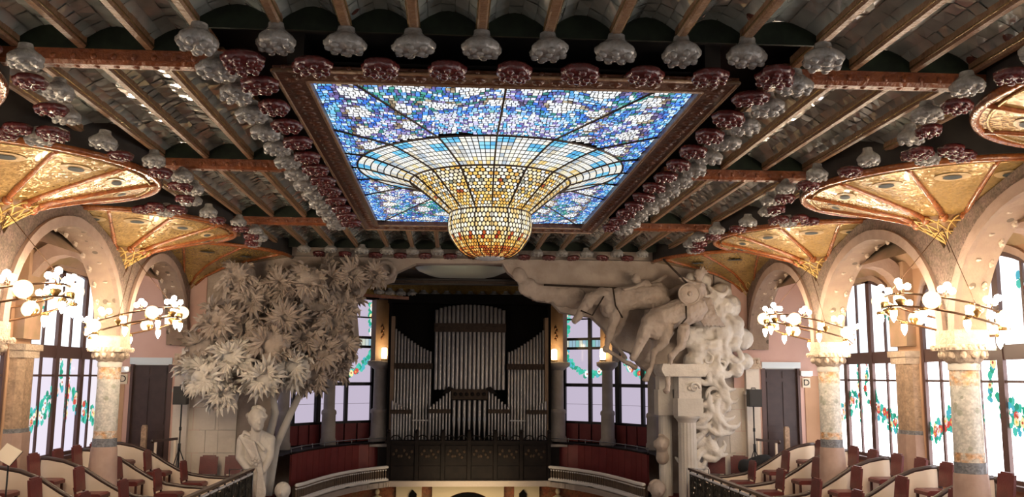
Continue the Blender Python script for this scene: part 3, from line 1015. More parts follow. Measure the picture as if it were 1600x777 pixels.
# ------------------------------------------------------------------ stage wall with its ragged carved opening
OPEN = [(-4.86, -3.4), (-4.93, -.84), (-4.7, -.22), (-3.78, -.05), (-3.08, .19), (-2.86, .74), (-2.97, 1.77), (-2.74, 2.1), (-2.67, 2.34), (-2.35, 2.26), (-2.03, 2.36), (-1.95, 2.58), (-1.48, 2.81), (.71, 2.84), (.85, 2.62), (1.1, 2.42), (1.3, 2.05), (1.62, 1.90), (1.98, 1.86), (2.2, 1.62), (2.59, 1.55), (3.0, 1.5), (3.32, 1.2), (3.6, .75), (4.0, .6), (4.21, .3), (4.78, -.1), (4.78, -3.4)]
mb = MB()
mb.prism([(-7.2, -3.4), (-7.2, 3.5), (7.2, 3.5), (7.2, -3.4)] + OPEN[::-1], 'y', 22.55, 22.95)
wall_stage = struct('wall_stage', mb, K['carved'])
for s in (-1, 1):       # pale ashlar beside the opening, block by block
    mb = MB(); mb.box(s * 5.72, s * 7.15, 22.515, 22.55, -3.2, -.25); jt = struct('wall_ashlar_' + SIDE[s], mb, K['joint'])
    z = -2.95
    for r in range(5):
        cuts = [5.72, 6.22, 6.75, 7.15] if r % 2 else [5.72, 6.45, 7.15]
        for a, b in zip(cuts, cuts[1:]):
            m2 = MB(); g = .006
            m2.box(s * (a + g), s * (b - g), 22.495, 22.53, z + g, z + .54 - g); m2.build('stone_block', K['cream'], jt)
        z += .54
    # corner pilaster that carries the far arch
    t = thing('corner_pilaster', 'pale stone corner pilaster beside the %s door, small carved capital' % SIDE[s], 'pilaster', (s * 6.98, 22.42, -2.85))
    m2 = MB(); m2.box(s * 6.86, s * 7.2, 22.34, 22.493, -2.85, .22); m2.build('shaft', K['cream'], t)
    m2 = MB(); m2.box(s * 6.80, s * 7.26, 22.28, 22.493, .22, .30); m2.box(s * 6.83, s * 7.23, 22.31, 22.493, .30, .50)
    for k in range(4): m2.ball((s * (6.86 + .1 * k), 22.31, .40), .06, 7, 5)
    m2.build('capital', K['capital'], t)
    m2 = MB(); m2.box(s * 6.82, s * 7.24, 22.30, 22.493, -.42, -.34); m2.build('moulding', K['cream'], t)

# ------------------------------------------------------------------ apse
AC = (0, 22.7)
def ap(deg, R, z=0):
    a = radians(deg)
    return Vector((R * sin(a), AC[1] + R * cos(a), z))
mb = MB()
A = [-92 + 184 * k / 40 for k in range(41)]
mb.strip([ap(a, 6.15, -7.0) for a in A], [ap(a, 6.15, 3.5) for a in A])
struct('wall_apse', mb, K['apse_col'])
mb = MB()
mb.add([ap(a, 6.2, 2.95) for a in A], [tuple(range(41))]); struct('ceiling_apse', mb, K['slab'])
mb = MB()
mb.strip([ap(a, 6.1, -1.95) for a in A], [ap(a, 4.6, -1.95) for a in A], False); struct('floor_apse_upper', mb, K['wood_dark'])
mb = MB(); mb.prism([(-4.8, 22.0), (-4.2, 22.0), (-3.9, 22.9), (-3.5, 24.3), (-3.0, 25.4), (-2.2, 26.3), (2.2, 26.3), (3.0, 25.4), (3.5, 24.3), (3.9, 22.9), (4.2, 22.0), (4.8, 22.0), (4.9, 24), (4, 26.5), (2, 28), (-2, 28), (-4, 26.5), (-4.9, 24)], 'z', -3.0, -2.95); struct('floor_apse_lower', mb, K['wood_dark'])
COLA = [30, 49, 70]
wn = 20
for s in (-1, 1):
    for (a0, a1) in ((30, 49), (49, 70), (70, 90)):
        wn += 1
        A0, A1 = ap(s * a0, 5.85), ap(s * a1, 5.85)
        if s < 0: A0, A1 = A1, A0
        ax = (A1 - A0).normalized(); L = (A1 - A0).length
        nr = Vector((AC[0], AC[1], 0)) - (A0 + A1) / 2; nr.z = 0; nr.normalize()
        win = struct('window_%d' % wn, None, None, tuple((A0 + A1) / 2 + Vector((0, 0, -1.35))))
        def W(t, z, d=0): return A0 + ax * t + nr * d + Vector((0, 0, z))
        for t in (.0, L / 2, L):
            m2 = MB(); m2.obox(W(t, .5, .03), ax, nr, (0, 0, 1), .055 if t == L / 2 else .10, .05, 1.9); m2.build('mullion', K['frame_black'], win)
        for z, h in ((-1.38, .05), (-.25, .05), (.86, .04), (1.14, .04), (1.75, .022), (2.35, .06)):
            m2 = MB(); m2.obox(W(L / 2, z, .03), ax, nr, (0, 0, 1), L / 2, .045, h); m2.build('transom', K['frame_black'], win)
        for i in range(2):
            ta, tb = (.06, L / 2 - .04) if i == 0 else (L / 2 + .04, L - .06)
            for (z0, z1) in ((-1.33, -.30), (-.20, .82), (.90, 1.10), (1.18, 1.73), (1.77, 2.30)):
                m2 = MB()
                if z0 == .90:     # band of small coloured lights
                    n = 7
                    for k in range(n):
                        x0, x1 = ta + (tb - ta) * k / n + .006, ta + (tb - ta) * (k + 1) / n - .006
                        m2.add([W(x0, z0), W(x1, z0), W(x1, z1), W(x0, z1)], [(0, 1, 2, 3)], rg.choice([(.35, .75, .72), (.8, .92, .9), (.2, .55, .6), (.9, .95, .8), (.45, .7, .85)]))
                    m2.build('coloured_pane', G['apse'], win, colour=True)
                elif z0 < -1:     # two sheets with a fine joint
                    for (q0, q1) in ((z0, -.83), (-.82, z1)):
                        m3 = MB(); m3.add([W(ta, q0), W(tb, q0), W(tb, q1), W(ta, q1)], [(0, 1, 2, 3)], (.78, .68, .86)); m3.build('pane', G['apse'], win, colour=True)
                else:
                    m2.add([W(ta, z0), W(tb, z0), W(tb, z1), W(ta, z1)], [(0, 1, 2, 3)], (.80, .70, .88)); m2.build('pane', G['apse'], win, colour=True)
        gl = MB()
        P = [W(L * k / 12, .05 + .72 * (2 * k / 12 - 1) ** 2, 0) for k in range(13)]
        garland(gl, P, ax, nr, .085, 1.1)
        garland(gl, [W(.10, 1.3), W(.14, 2.2)], ax, nr, .07)
        garland(gl, [W(L - .10, 1.3), W(L - .14, 2.2)], ax, nr, .07)
        gl.build('glass_garland', G['leaf'], win, kind='stuff', colour=True)
    # wine red dado between the columns
    for (a0, a1) in ((27, 49), (49, 70), (70, 88)):
        d = MB(); d.strip([ap(s * lerp(a0, a1, k / 8), 5.72, -1.95) for k in range(9)], [ap(s * lerp(a0, a1, k / 8), 5.72, -1.36) for k in range(9)])
        dd = struct('trim_dado_%s_%d' % (SIDE[s], a0), d, K['wood_dark'])
        n = 5
        for k in range(n):
            b0, b1 = lerp(a0, a1, (k + .06) / n), lerp(a0, a1, (k + .94) / n)
            m2 = MB()
            q = [ap(s * b0, 5.70, -1.93), ap(s * b1, 5.70, -1.93), ap(s * b1, 5.70, -1.40), ap(s * b0, 5.70, -1.40)]
            q2 = [ap(s * b0, 5.66, -1.93), ap(s * b1, 5.66, -1.93), ap(s * b1, 5.66, -1.40), ap(s * b0, 5.66, -1.40)]
            m2.add(q + q2, [(4, 5, 6, 7), (0, 1, 5, 4), (1, 2, 6, 5), (2, 3, 7, 6), (3, 0, 4, 7)]); m2.build('panel', K['red'], dd)
    # columns
    for i, a in enumerate(COLA):
        p = ap(s * a, 5.3)
        r = (.20, .155, .155)[i]
        nm = ['beside the organ', 'second from the organ', 'third from the organ'][i]
        t = thing('apse_column', 'grey stone apse column %s, %s side' % (nm, SIDE[s]), 'column', (p.x, p.y, -1.95))
        m2 = MB(); m2.lathe([(r * 1.5, -1.95), (r * 1.45, -1.8), (r * 1.3, -1.76), (r * 1.25, -1.12), (r * 1.4, -1.08), (r * 1.35, -1.0), (r * 1.05, -.96)], tuple((p.x, p.y, 0)), 16); m2.build('pedestal', K['apse_col'], t)
        m2 = MB(); m2.lathe([(r * 1.04, -.96), (r, .2)], (p.x, p.y, 0), 18); m2.build('shaft', K['apse_col'], t)
        m2 = MB(); m2.lathe([(r, .18), (r * 1.5, .26), (r * 2.0, .32), (r * 2.05, .42), (r * 1.7, .44)], (p.x, p.y, 0), 8); m2.build('capital', K['apse_col'], t)
        if i < 2:
            nr = Vector((-sin(radians(s * a)), -cos(radians(s * a)), 0)); ax = Vector((cos(radians(s * a)), -sin(radians(s * a)), 0))
            hw = .22
            m2 = MB(); m2.obox(p + Vector((0, 0, 1.35)) - nr * .12, ax, nr, (0, 0, 1), hw, .16, .92); m2.build('upper_pier', K['apse_pier'], t)
            m2 = MB()
            for k in range(5): m2.ball(p + nr * .05 + ax * (.04 * (k % 2) - .02) + Vector((0, 0, 1.12 + .085 * k)), .042, 7, 5, sy=.6, sz=1.2)
            m2.build('gilt_ornament', K['bronze'], t)
            # lamp standing on the capital
            lp = p + nr * .20
            sc = thing('wall_sconce', 'lit cylindrical lamp on the capital of the apse column %s, %s side' % (nm, SIDE[s]), 'lamp', (lp.x, lp.y, .44))
            m2 = MB(); m2.lathe([(.10, .44), (.10, .48), (.07, .5)], (lp.x, lp.y, 0), 12); m2.build('lamp_foot', K['brass'], sc)
            if not (s < 0 and i == 1):
                m2 = MB(); m2.lathe([(.075, .50), (.085, .60), (.08, .80), (.05, .82)], (lp.x, lp.y, 0), 14); m2.build('lamp_shade', G['sconce'], sc)
                L_ = bpy.data.lights.new('sconce_light', 'POINT'); L_.energy = 9; L_.color = (1, .62, .26); L_.shadow_soft_size = .06
                lo = bpy.data.objects.new('sconce_light', L_); COL.objects.link(lo); lo.parent = sc; q = lp + nr * .14 + Vector((0, 0, .95)); lo.location = q - origin_of(sc)
            else:
                m2 = MB(); m2.lathe([(.075, .50), (.085, .60), (.08, .80), (.05, .82)], (lp.x, lp.y, 0), 14); m2.build('lamp_shade', K['lattice'], sc)

# canopy, rails and dark roses over the organ
t = thing('stage_canopy', 'pale green boat shaped canopy hanging over the organ', 'canopy', (-.28, 24.35, 2.9))
mb = MB(); mb.lathe([(0.02, -.36), (.5, -.33), (.9, -.24), (1.2, -.12), (1.32, .0), (1.30, .03)], (-.28, 24.35, 2.95), 36, sy=.55); mb.build('canopy_shell', K['canopy'], t)
mb = MB(); mb.lathe([(1.30, -.05), (1.85, -.02), (1.85, .05), (1.3, .03)], (-.28, 24.35, 2.97), 36, sy=.55); mb.build('canopy_rim', K['frame_brown'], t)
t = thing('lighting_bar', 'dark double lighting bar across the top of the stage opening', 'bar', (0, 23.1, 2.4))
for z, y in ((2.465, 23.06), (2.36, 23.16)):
    mb = MB(); mb.tube([(-2.85, y, z), (2.35, y, z)], .035, 8); mb.build('bar', K['cable'], t)
for k in (0, 6):
    mb = MB(); mb.tube([(-2.65 + .8 * k, 23.06, 2.465), (-2.65 + .8 * k, 23.0, 2.96)], .015, 6); mb.build('hanger', K['cable'], t)
mb = MB(); mb.box(-2.65, 2.25, 23.1, 23.2, 2.37, 2.47); mb.build('batten', K['wood_mid'], t)
mb = MB(); mb.strip([ap(a, 4.5, 2.30) for a in range(-45, 46, 5)], [ap(a, 4.9, 2.95) for a in range(-45, 46, 5)]); ac = struct('trim_apse_cornice', mb, K['gold'])
for k in range(-8, 9):
    q = ap(k * 4.6, 4.5, 2.42); link('ceramic_rose', RW, ac, tuple(q), (0, 0, k), (.9, .9, .8))
mb = MB(); mb.strip([ap(a, 4.45, 2.24) for a in range(-45, 46, 5)], [ap(a, 4.45, 2.33) for a in range(-45, 46, 5)]); mb.build('cornice_bead', K['beam'], ac)

# ------------------------------------------------------------------ organ
YO = 26.95
org = thing('pipe_organ', 'tall pipe organ with tin pipes and dark carved case at the back of the stage', 'organ', (0, YO, -2.95))
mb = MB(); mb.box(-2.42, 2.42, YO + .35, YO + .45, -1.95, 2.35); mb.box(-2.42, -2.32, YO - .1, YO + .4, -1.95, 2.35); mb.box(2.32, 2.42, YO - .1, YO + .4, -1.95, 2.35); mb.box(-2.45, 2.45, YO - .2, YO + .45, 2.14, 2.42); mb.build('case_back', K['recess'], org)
def pipe(x, z0, z1, r, y=YO, foot=0):
    mb = MB()
    pr = [(r * .35, z0), (r, z0 + foot)] if foot else [(r, z0)]
    mb.lathe(pr + [(r, z1 - .02), (r * .85, z1), (0.001, z1 - .02)], (x, y, 0), 9)
    p = mb.build('pipe', K['pipe'], org)
    return p
def towertop(x): return 1.84 + .28 * sqrt(max(0, 1 - (abs(x) / 1.12) ** 2))
for i in range(17):
    x = -1.0 + 2.0 * i / 16
    bulge = .12 * (1 - (x / 1.05) ** 2)
    pipe(x, -.40, towertop(x), .056, YO - bulge)
def wing(x): t = (abs(x) - 1.15) / 1.1; return .72 + .70 * t ** 1.25
for s in (-1, 1):
    for i in range(12):
        x = 1.17 + 1.04 * i / 11
        pipe(s * x, -1.90, wing(x), .040, YO + .02)
    for i in range(7):
        x = .58 + .56 * i / 6
        pipe(s * x, -1.90, -.36 - .52 * ((i / 6) ** .8), .033, YO - .22, .28)
    for i in range(7):
        x = 1.74 + .50 * i / 6
        pipe(s * x, -1.90, -.98 + .26 * (i / 6) ** 1.3, .030, YO - .22, 0)
    mb = MB(); mb.prism([(s * 1.10, .20), (s * 2.32, .20), (s * 2.32, .37), (s * 1.10, .37)], 'y', YO - .09, YO - .03); mb.build('pipe_band', K['wood_mid'], org)
    mb = MB(); mb.box(s * .54, s * 1.19, YO - .285, YO - .25, -1.08, -.96); mb.build('pipe_band', K['wood_mid'], org)
    mb = MB(); mb.box(s * 1.68, s * 2.30, YO - .285, YO - .25, -1.10, -.98); mb.build('pipe_band', K['wood_mid'], org)
    mb = MB(); mb.box(s * 2.24, s * 2.34, YO - .12, YO + .3, -1.95, 1.75); mb.build('case_post', K['apse_pier'], org)
    mb = MB(); mb.prism([(s * .46, -.36), (s * .62, -.30), (s * .80, -.52), (s * .62, -.50)], 'y', YO - .3, YO - .22); mb.build('carved_volute', K['wood_dark'], org)
    mb = MB(); mb.box(s * 1.2, s * 1.68, YO - .06, YO - .03, -1.32, -1.28); mb.build('pipe_mouths', K['pipe'], org)
mb = MB()
xs = [-1.07 + 2.14 * k / 16 for k in range(17)]
mb.strip([(x, YO - .08 - .12 * (1 - (x / 1.07) ** 2), 1.30) for x in xs], [(x, YO - .08 - .12 * (1 - (x / 1.07) ** 2), 1.56) for x in xs]); mb.build('pipe_band', K['wood_mid'], org)
mb = MB(); mb.box(-.53, .53, YO - .24, YO - .19, -.68, -.38); b = mb.build('carved_panel', K['wood_mid'], org)
m2 = MB()
for i in range(6):
    m2.ball((-.42 + .168 * i, YO - .24, -.53), .06, 8, 5, sy=.4)
m2.build('carving', K['wood_dark'], b)
for i in range(7):
    x = -.45 + .15 * i
    pipe(x, -1.85, -.70, .052, YO - .2, .55)
    m2 = MB(); m2.box(x - .035, x + .035, YO - .262, YO - .235, -1.30, -1.20); m2.build('pipe_mouth', K['steel'], org)
# carved dark screen in front
YS = 26.3
mb = MB(); mb.box(-2.34, 2.34, YS, YS + .35, -2.95, -1.92); mb.build('screen_case', K['wood_dark'], org)
mb = MB(); mb.box(-2.40, 2.40, YS - .05, YS + .4, -1.92, -1.84); mb.build('screen_cornice', K['wood_dark'], org)
xs = [-2.3, -1.5, -.75, .0, .75, 1.5, 2.3]
for a, b in zip(xs, xs[1:]):
    for z0, z1 in ((-2.45, -1.98), (-2.9, -2.55)):
        m2 = MB(); m2.box(a + .07, b - .07, YS - .03, YS, z0, z1); p_ = m2.build('screen_panel', K['wood_dark'], org)
        if z0 > -2.5:
            m3 = MB()
            for q in range(8): m3.ball((lerp(a + .14, b - .14, q / 7), YS - .03, -2.21 + .10 * sin(q * 1.9)), .05, 7, 4, sy=.5)
            m3.build('carving', K['wood_mid'], p_)
for x in xs:
    m2 = MB(); m2.box(x - .05, x + .05, YS - .06, YS, -2.95, -1.62); m2.ball((x, YS - .03, -1.58), .06, 8, 5); m2.build('screen_post', K['wood_dark'], org)
for s in (-1, 1):
    m2 = MB(); m2.box(s * 2.34, s * 2.62, YS + .15, YS + .6, -2.95, -2.02); m2.build('side_cabinet', K['wood_dark'], org)
    m2 = MB(); m2.box(s * 2.32, s * 2.85, YS + .1, YS + .65, -2.02, -1.95); m2.build('side_shelf', K['apse_col'], org)
for k in range(12):
    x = -2.1 + 4.2 * k / 11
    m2 = MB(); pts = [(x + .15 * cos(q), YS - .02, -1.84 + .15 * sin(q)) for q in [pi * i / 8 for i in range(9)]]
    m2.tube(pts, .018, 5); m2.build('screen_scroll', K['wood_dark'], org)

# ------------------------------------------------------------------ stage gallery: red front, rails, balustrade
RED = [(2.36, 26.85), (3.15, 26.25), (3.8, 25.15), (4.25, 23.95), (4.47, 22.98)]
BAL = [(2.30, 26.28), (2.68, 25.85), (3.0, 25.4), (3.30, 24.85), (3.56, 24.2), (3.76, 23.5), (3.92, 22.8), (4.02, 22.3), (4.14, 21.95)]
def along(P, step):
    out = []
    for a, b in zip(P, P[1:]):
        L = hypot(b[0] - a[0], b[1] - a[1]); n = max(1, round(L / step))
        for i in range(n): out.append((lerp(a[0], b[0], i / n), lerp(a[1], b[1], i / n)))
    return out + [P[-1]]
bm_ = MB(); bm_.lathe([(.032, 0), (.032, .03), (.016, .06), (.026, .13), (.028, .17), (.015, .24), (.022, .29), (.032, .30), (.032, .33)], n=8)
bmesh_ = bm_.mesh('baluster', K['balus_dark'])
for s in (-1, 1):
    f = thing('red_gallery_front', 'wine red curved panelled gallery front on the %s of the organ' % SIDE[s], 'panel', (s * 3.6, 25.2, -2.95))
    q = along(RED, .30)
    for a, b in zip(q, q[1:]):
        d = Vector((b[0] - a[0], b[1] - a[1], 0)); L = d.length; d.normalize(); d.x *= s
        nrm = Vector((-d.y, d.x, 0))
        c = Vector((s * (a[0] + b[0]) / 2, (a[1] + b[1]) / 2, -2.44))
        m2 = MB(); m2.obox(c, d, nrm, (0, 0, 1), L / 2 - .006, .03, .5); m2.build('panel', K['red'], f)
    m2 = MB(); m2.tube([(s * x, y, -1.93) for x, y in q], .035, 6); m2.build('cap_rail', K['wood_dark'], f)
    r = thing('brass_handrail', 'thin brass handrail on posts above the %s red gallery front' % SIDE[s], 'railing', (s * 3.6, 25.2, -1.93))
    m2 = MB(); m2.tube([(s * x, y, -1.80) for x, y in q], .012, 6); m2.build('handrail', K['steel'], r)
    for x, y in q[::2]:
        m2 = MB(); m2.tube([(s * x, y, -1.92), (s * x, y, -1.80)], .011, 6); m2.ball((s * x, y, -1.79), .02, 6, 4); m2.build('post', K['steel'], r)
    # a step block and door recess at the outer end
    t = thing('stage_balustrade', 'pale stone balustrade curving out from the %s of the organ screen' % SIDE[s], 'balustrade', (s * 3.4, 24.4, -2.95))
    q = along(BAL, .095)
    m2 = MB()
    m2.tube([(s * x, y, -2.575) for x, y in q], .045, 8); m2.build('coping', K['balus'], t)
    m2 = MB(); m2.tube([(s * x, y, -2.93) for x, y in q], .05, 8); m2.build('plinth', K['balus'], t)
    m2 = MB()
    for x, y in q: m2.ball((s * x, y, -2.65), .03, 6, 4); m2.ball((s * x, y, -2.88), .03, 6, 4)
    m2.build('bead_row', K['balus'], t, kind='stuff')
    for x, y in q:
        link('baluster', bmesh_, t, (s * x, y, -2.93))
    m2 = MB(); m2.strip([(s * (x + .12), y + .12, -2.93) for x, y in q], [(s * (x + .12), y + .12, -2.60) for x, y in q]); m2.build('backing', K['balus_dark'], t)
    # stone ledge below
    m2 = MB()
    for a, b in zip(q, q[1:]):
        m2.obox((s * (a[0] + b[0]) / 2, (a[1] + b[1]) / 2, -3.04), Vector((s * (b[0] - a[0]), b[1] - a[1], 0)).normalized(), Vector((-(b[1] - a[1]), s * (b[0] - a[0]), 0)).normalized(), (0, 0, 1), hypot(a[0] - b[0], a[1] - b[1]) / 2 + .02, .13, .07)
    struct('trim_ledge_' + SIDE[s], m2, K['ledge'])
m2 = MB(); m2.box(-2.34, 2.34, YS - .14, YS + .3, -3.11, -2.955); struct('trim_ledge_centre', m2, K['ledge'])
# lower stage wall under the gallery
m2 = MB(); m2.box(-5, 5, 27.2, 27.5, -7.4, -3.0); ws = struct('wall_stage_lower', m2, K['mural'])
m2 = MB()
out = [(1.0 * cos(pi * i / 16), -3.95 + .66 * sin(pi * i / 16)) for i in range(17)]
m2.prism([(1.05, -5.5), (1.05, -3.18), (-1.05, -3.18), (-1.05, -5.5), (-.82, -5.5)] + [(-.82 * cos(pi * i / 16), -3.98 + .62 * sin(pi * i / 16)) for i in range(17)] + [(.82, -5.5)], 'y', 27.0, 27.2); m2.build('arch_surround', K['stage_cream'], ws)
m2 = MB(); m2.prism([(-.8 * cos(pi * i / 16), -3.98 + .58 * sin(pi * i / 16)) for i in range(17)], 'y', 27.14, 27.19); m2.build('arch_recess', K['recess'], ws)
m2 = MB(); m2.prism([(-.55 * cos(pi * i / 16), -3.98 + .44 * sin(pi * i / 16)) for i in range(17)], 'y', 27.08, 27.15); m2.build('shield', K['shield'], ws)
for s in (-1, 1):
    m2 = MB(); m2.box(s * 1.36, s * 2.1, 27.08, 27.2, -5.5, -3.2); m2.build('side_panel', K['stage_cream'], ws)
    m2 = MB(); m2.prism([(s * 1.5 , -5.5), (s * 1.5, -3.42), (s * 1.62, -3.30), (s * 1.72, -3.42), (s * 1.75, -5.5)], 'y', 27.02, 27.1); m2.build('dark_niche', K['recess'], ws)
    fig = MB(); fig.ball((s * 2.65, 27.1, -3.36), .075, 9, 7, sz=1.2); fig.lathe([(.04, -3.45), (.16, -3.52), (.18, -3.8), (.14, -4.2), (.2, -4.8)], (s * 2.65, 27.1, 0), 10)
    fig.build('relief_figure', K['stage_cream'], ws)
L_ = bpy.data.lights.new('stage_light', 'AREA'); L_.energy = 40; L_.color = (1, .78, .45); L_.size = 2.5
lo = bpy.data.objects.new('stage_light', L_); COL.objects.link(lo); lo.location = (0, 25.2, -3.5); lo.rotation_euler = (radians(78), 0, 0)
# ------------------------------------------------------------------ carved stone sculptures
def remesh(o, vox, smooth=4):
    m = o.modifiers.new('fuse', 'REMESH'); m.mode = 'VOXEL'; m.voxel_size = vox; m.use_smooth_shade = True
    if smooth:
        s_ = o.modifiers.new('soften', 'SMOOTH'); s_.iterations = smooth; s_.factor = .5
    return o
CLOUDT = {}
def rough(o, strength, size):
    """chiselled unevenness of the carving"""
    if size not in CLOUDT:
        CLOUDT[size] = bpy.data.textures.new('chisel', 'CLOUDS'); CLOUDT[size].noise_scale = size; CLOUDT[size].noise_depth = 3
    d = o.modifiers.new('chisel', 'DISPLACE'); d.texture = CLOUDT[size]; d.strength = strength; d.mid_level = .5
    return o
def limb(mb, pts, rad, n=10):
    """tapering limb through joints, rounded at each joint"""
    P = [Vector(p) for p in pts]
    mb.tube(P, rad, n)
    for p, r in zip(P, rad): mb.ball(p, r * 1.0, n, 6)
def spiral(mb, c, R, r, turns=1.6, seed=0, flip=1):
    c = Vector(c); pts, rr = [], []
    for i in range(22):
        t = i / 21; a = turns * 2 * pi * t * flip + seed
        q = R * (1 - .85 * t)
        pts.append(c + Vector((q * cos(a), -.10 * t, q * sin(a)))); rr.append(r * (1 - .5 * t))
    limb(mb, pts, rr, 7)

# leaves of the stone tree
def leaf_mesh(name, m):
    """frond of six narrow lobes fanning out from the stalk"""
    mb = MB()
    for a, l in ((-1.15, .22), (-.68, .30), (-.22, .37), (.22, .37), (.68, .30), (1.15, .22)):
        d = Vector((cos(a), sin(a), 0)); n = Vector((-sin(a), cos(a), 0)); z = Vector((0, 0, 1))
        w_ = .042
        mb.add([(0, 0, 0), d * l * .5 + n * w_ + z * .015, d * l * .55 + z * .06, d * l * .5 - n * w_ + z * .015, d * l - z * .035, d * l * .8 + z * .035],
               [(0, 2, 1), (0, 3, 2), (1, 2, 5), (2, 3, 5), (1, 5, 4), (3, 4, 5)])
    return mb.mesh(name, m)
LF, LF2 = leaf_mesh('leaf', K['carved']), leaf_mesh('leaf_pale', K['carved2'])
CL = [(-4.69, 22.0, 2.17, .5), (-5.31, 22.1, 1.78, .46), (-5.99, 22.0, 1.23, .5), (-6.44, 21.9, .61, .47), (-6.15, 21.6, -.07, .5), (-5.63, 21.8, .39, .5), (-5.79, 21.4, -.43, .40), (-4.88, 21.5, -.06, .46), (-4.76, 21.9, .7, .5), (-4.25, 21.7, .17, .5), (-4.52, 22.1, 1.33, .5), (-4.03, 22.2, 2.2, .5), (-4.12, 22.1, .87, .5), (-3.52, 22.4, 2.31, .5), (-2.95, 22.5, 2.41, .42), (-3.41, 22.4, 1.36, .52), (-3.58, 22.2, .49, .48), (-3.15, 22.4, .73, .40), (-3.84, 22.0, -.02, .42), (-3.2, 22.5, 1.80, .42), (-2.43, 22.5, 2.47, .33), (-3.8, 22.3, 1.74, .5), (-5.42, 22.1, 1.01, .5), (-5.66, 22.2, 2.3, .45), (-3.3, 22.3, .15, .34), (-6.55, 21.9, .05, .40)]
rl = random.Random(21)
tree = thing('carved_tree', 'huge carved stone tree with leafy crown spreading over the left of the stage opening', 'sculpture', (-4.7, 22.0, -2.9))
total = 0
for ci, (x, y, z, r) in enumerate(CL):
    y -= .22 * (ci % 3)
    r *= .94
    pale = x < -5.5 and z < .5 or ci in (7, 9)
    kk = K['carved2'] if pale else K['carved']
    mb = MB()
    mb.ball((x, y + .12, z), r * .86, 14, 9, sy=.7, lump=.22, seed=ci)
    for q in range(5):
        a = rl.uniform(0, 6.3); mb.ball((x + r * .45 * cos(a), y + .0, z + r * .45 * sin(a)), r * .36, 9, 6, lump=.4, seed=ci * 7 + q)
    # small leaves fused with the cluster
    for q in range(4):
        a, b = rl.uniform(0, 2 * pi), rl.uniform(.0, 1.35)
        d = Vector((cos(a) * sin(b), -cos(b), sin(a) * sin(b)))
        p = Vector((x, y, z)) + Vector((d.x * r * .72, d.y * r * .55, d.z * r * .72))
        ax = (Vector((cos(a), -.35, sin(a))) + Vector((rl.uniform(-.4, .4), rl.uniform(-.2, .1), rl.uniform(-.7, .2)))).normalized()
        nn = (d - ax * d.dot(ax)).normalized(); si = nn.cross(ax)
        l = rl.uniform(.16, .26)
        mb.add([p, p + ax * l * .5 + si * l * .3 + nn * .01, p + ax * l, p + ax * l * .5 - si * l * .3 + nn * .01, p + ax * l * .5 + nn * .05], [(0, 4, 1), (1, 4, 2), (2, 4, 3), (3, 4, 0)])
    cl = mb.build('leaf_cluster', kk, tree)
    for q in range(11):
        a = 2 * pi * (q + rl.uniform(-.6, .6)) / 11
        b = rl.choice((.35, .8, 1.2, 1.3)) + rl.uniform(-.2, .2)
        d = Vector((cos(a) * sin(b), -cos(b), sin(a) * sin(b)))
        p = Vector((x, y, z)) + Vector((d.x * r * .66, d.y * r * .60, d.z * r * .66))
        ax = (Vector((cos(a), -.45, sin(a))) + Vector((rl.uniform(-.3, .3), rl.uniform(-.3, 0), rl.uniform(-.8, .1)))).normalized()
        nn = (d - ax * d.dot(ax)).normalized(); si = nn.cross(ax)
        o = link('leaf', LF2 if pale else LF, cl)
        R_ = Matrix((ax, si, nn)).transposed().to_4x4()
        sc = rl.uniform(.95, 1.4) * (r / .48)
        org_ = origin_of(cl)
        o.matrix_basis = Matrix.Translation(p - org_) @ R_ @ Matrix.Scale(sc, 4)
        total += 1
mb = MB()
limb(mb, [(-4.98, 22.35, -3.0), (-4.92, 22.3, -1.6), (-4.74, 22.2, -.9), (-4.86, 22.1, -.2), (-4.80, 22.0, .5), (-4.4, 22.1, 1.4)], [.13, .11, .085, .075, .07, .06])
limb(mb, [(-4.9, 22.35, -3.0), (-4.72, 22.3, -1.7), (-4.40, 22.2, -.95), (-4.12, 22.1, -.35), (-3.8, 22.05, .3), (-3.5, 22.2, 1.2)], [.12, .10, .09, .075, .07, .05])
limb(mb, [(-4.80, 22.0, .5), (-5.4, 21.9, 1.0), (-6.0, 21.8, .9)], [.07, .06, .05])
remesh(mb.build('trunk', K['fluted'], tree), .03, 3)
for (p, q) in (((-5.2, 21.75, .25), (-6.75, 21.55, -.25)), ((-5.2, 21.6, -.1), (-6.45, 21.35, -.75)), ((-4.3, 22.0, 1.6), (-3.2, 22.2, 2.2)), ((-5.0, 21.95, 1.5), (-5.9, 21.95, 2.0))):
    mb = MB(); P = [Vector(p) + (Vector(q) - Vector(p)) * t + Vector((0, 0, .16 * sin(pi * t))) for t in (0, .25, .5, .75, 1)]
    mb.tube(P, [.06, .055, .045, .035, .02], 8); mb.build('branch', K['carved2'], tree)
mb = MB(); mb.ball((-5.2, 22.4, 1.2), .9, 20, 12, sx=1.45, sy=.32, sz=1.15, lump=.12, seed=3); mb.ball((-3.7, 22.45, 1.3), .8, 20, 12, sx=1.0, sy=.28, sz=1.4, lump=.12, seed=4); mb.ball((-5.9, 22.2, .2), .6, 16, 10, sx=1.2, sy=.5, lump=.15, seed=9)
remesh(mb.build('rock_mass', K['carved'], tree), .06, 3)
mb = MB(); mb.box(-7.0, -5.35, 22.1, 22.5, .25, .62); mb.build('stone_ledge', K['carved2'], tree)

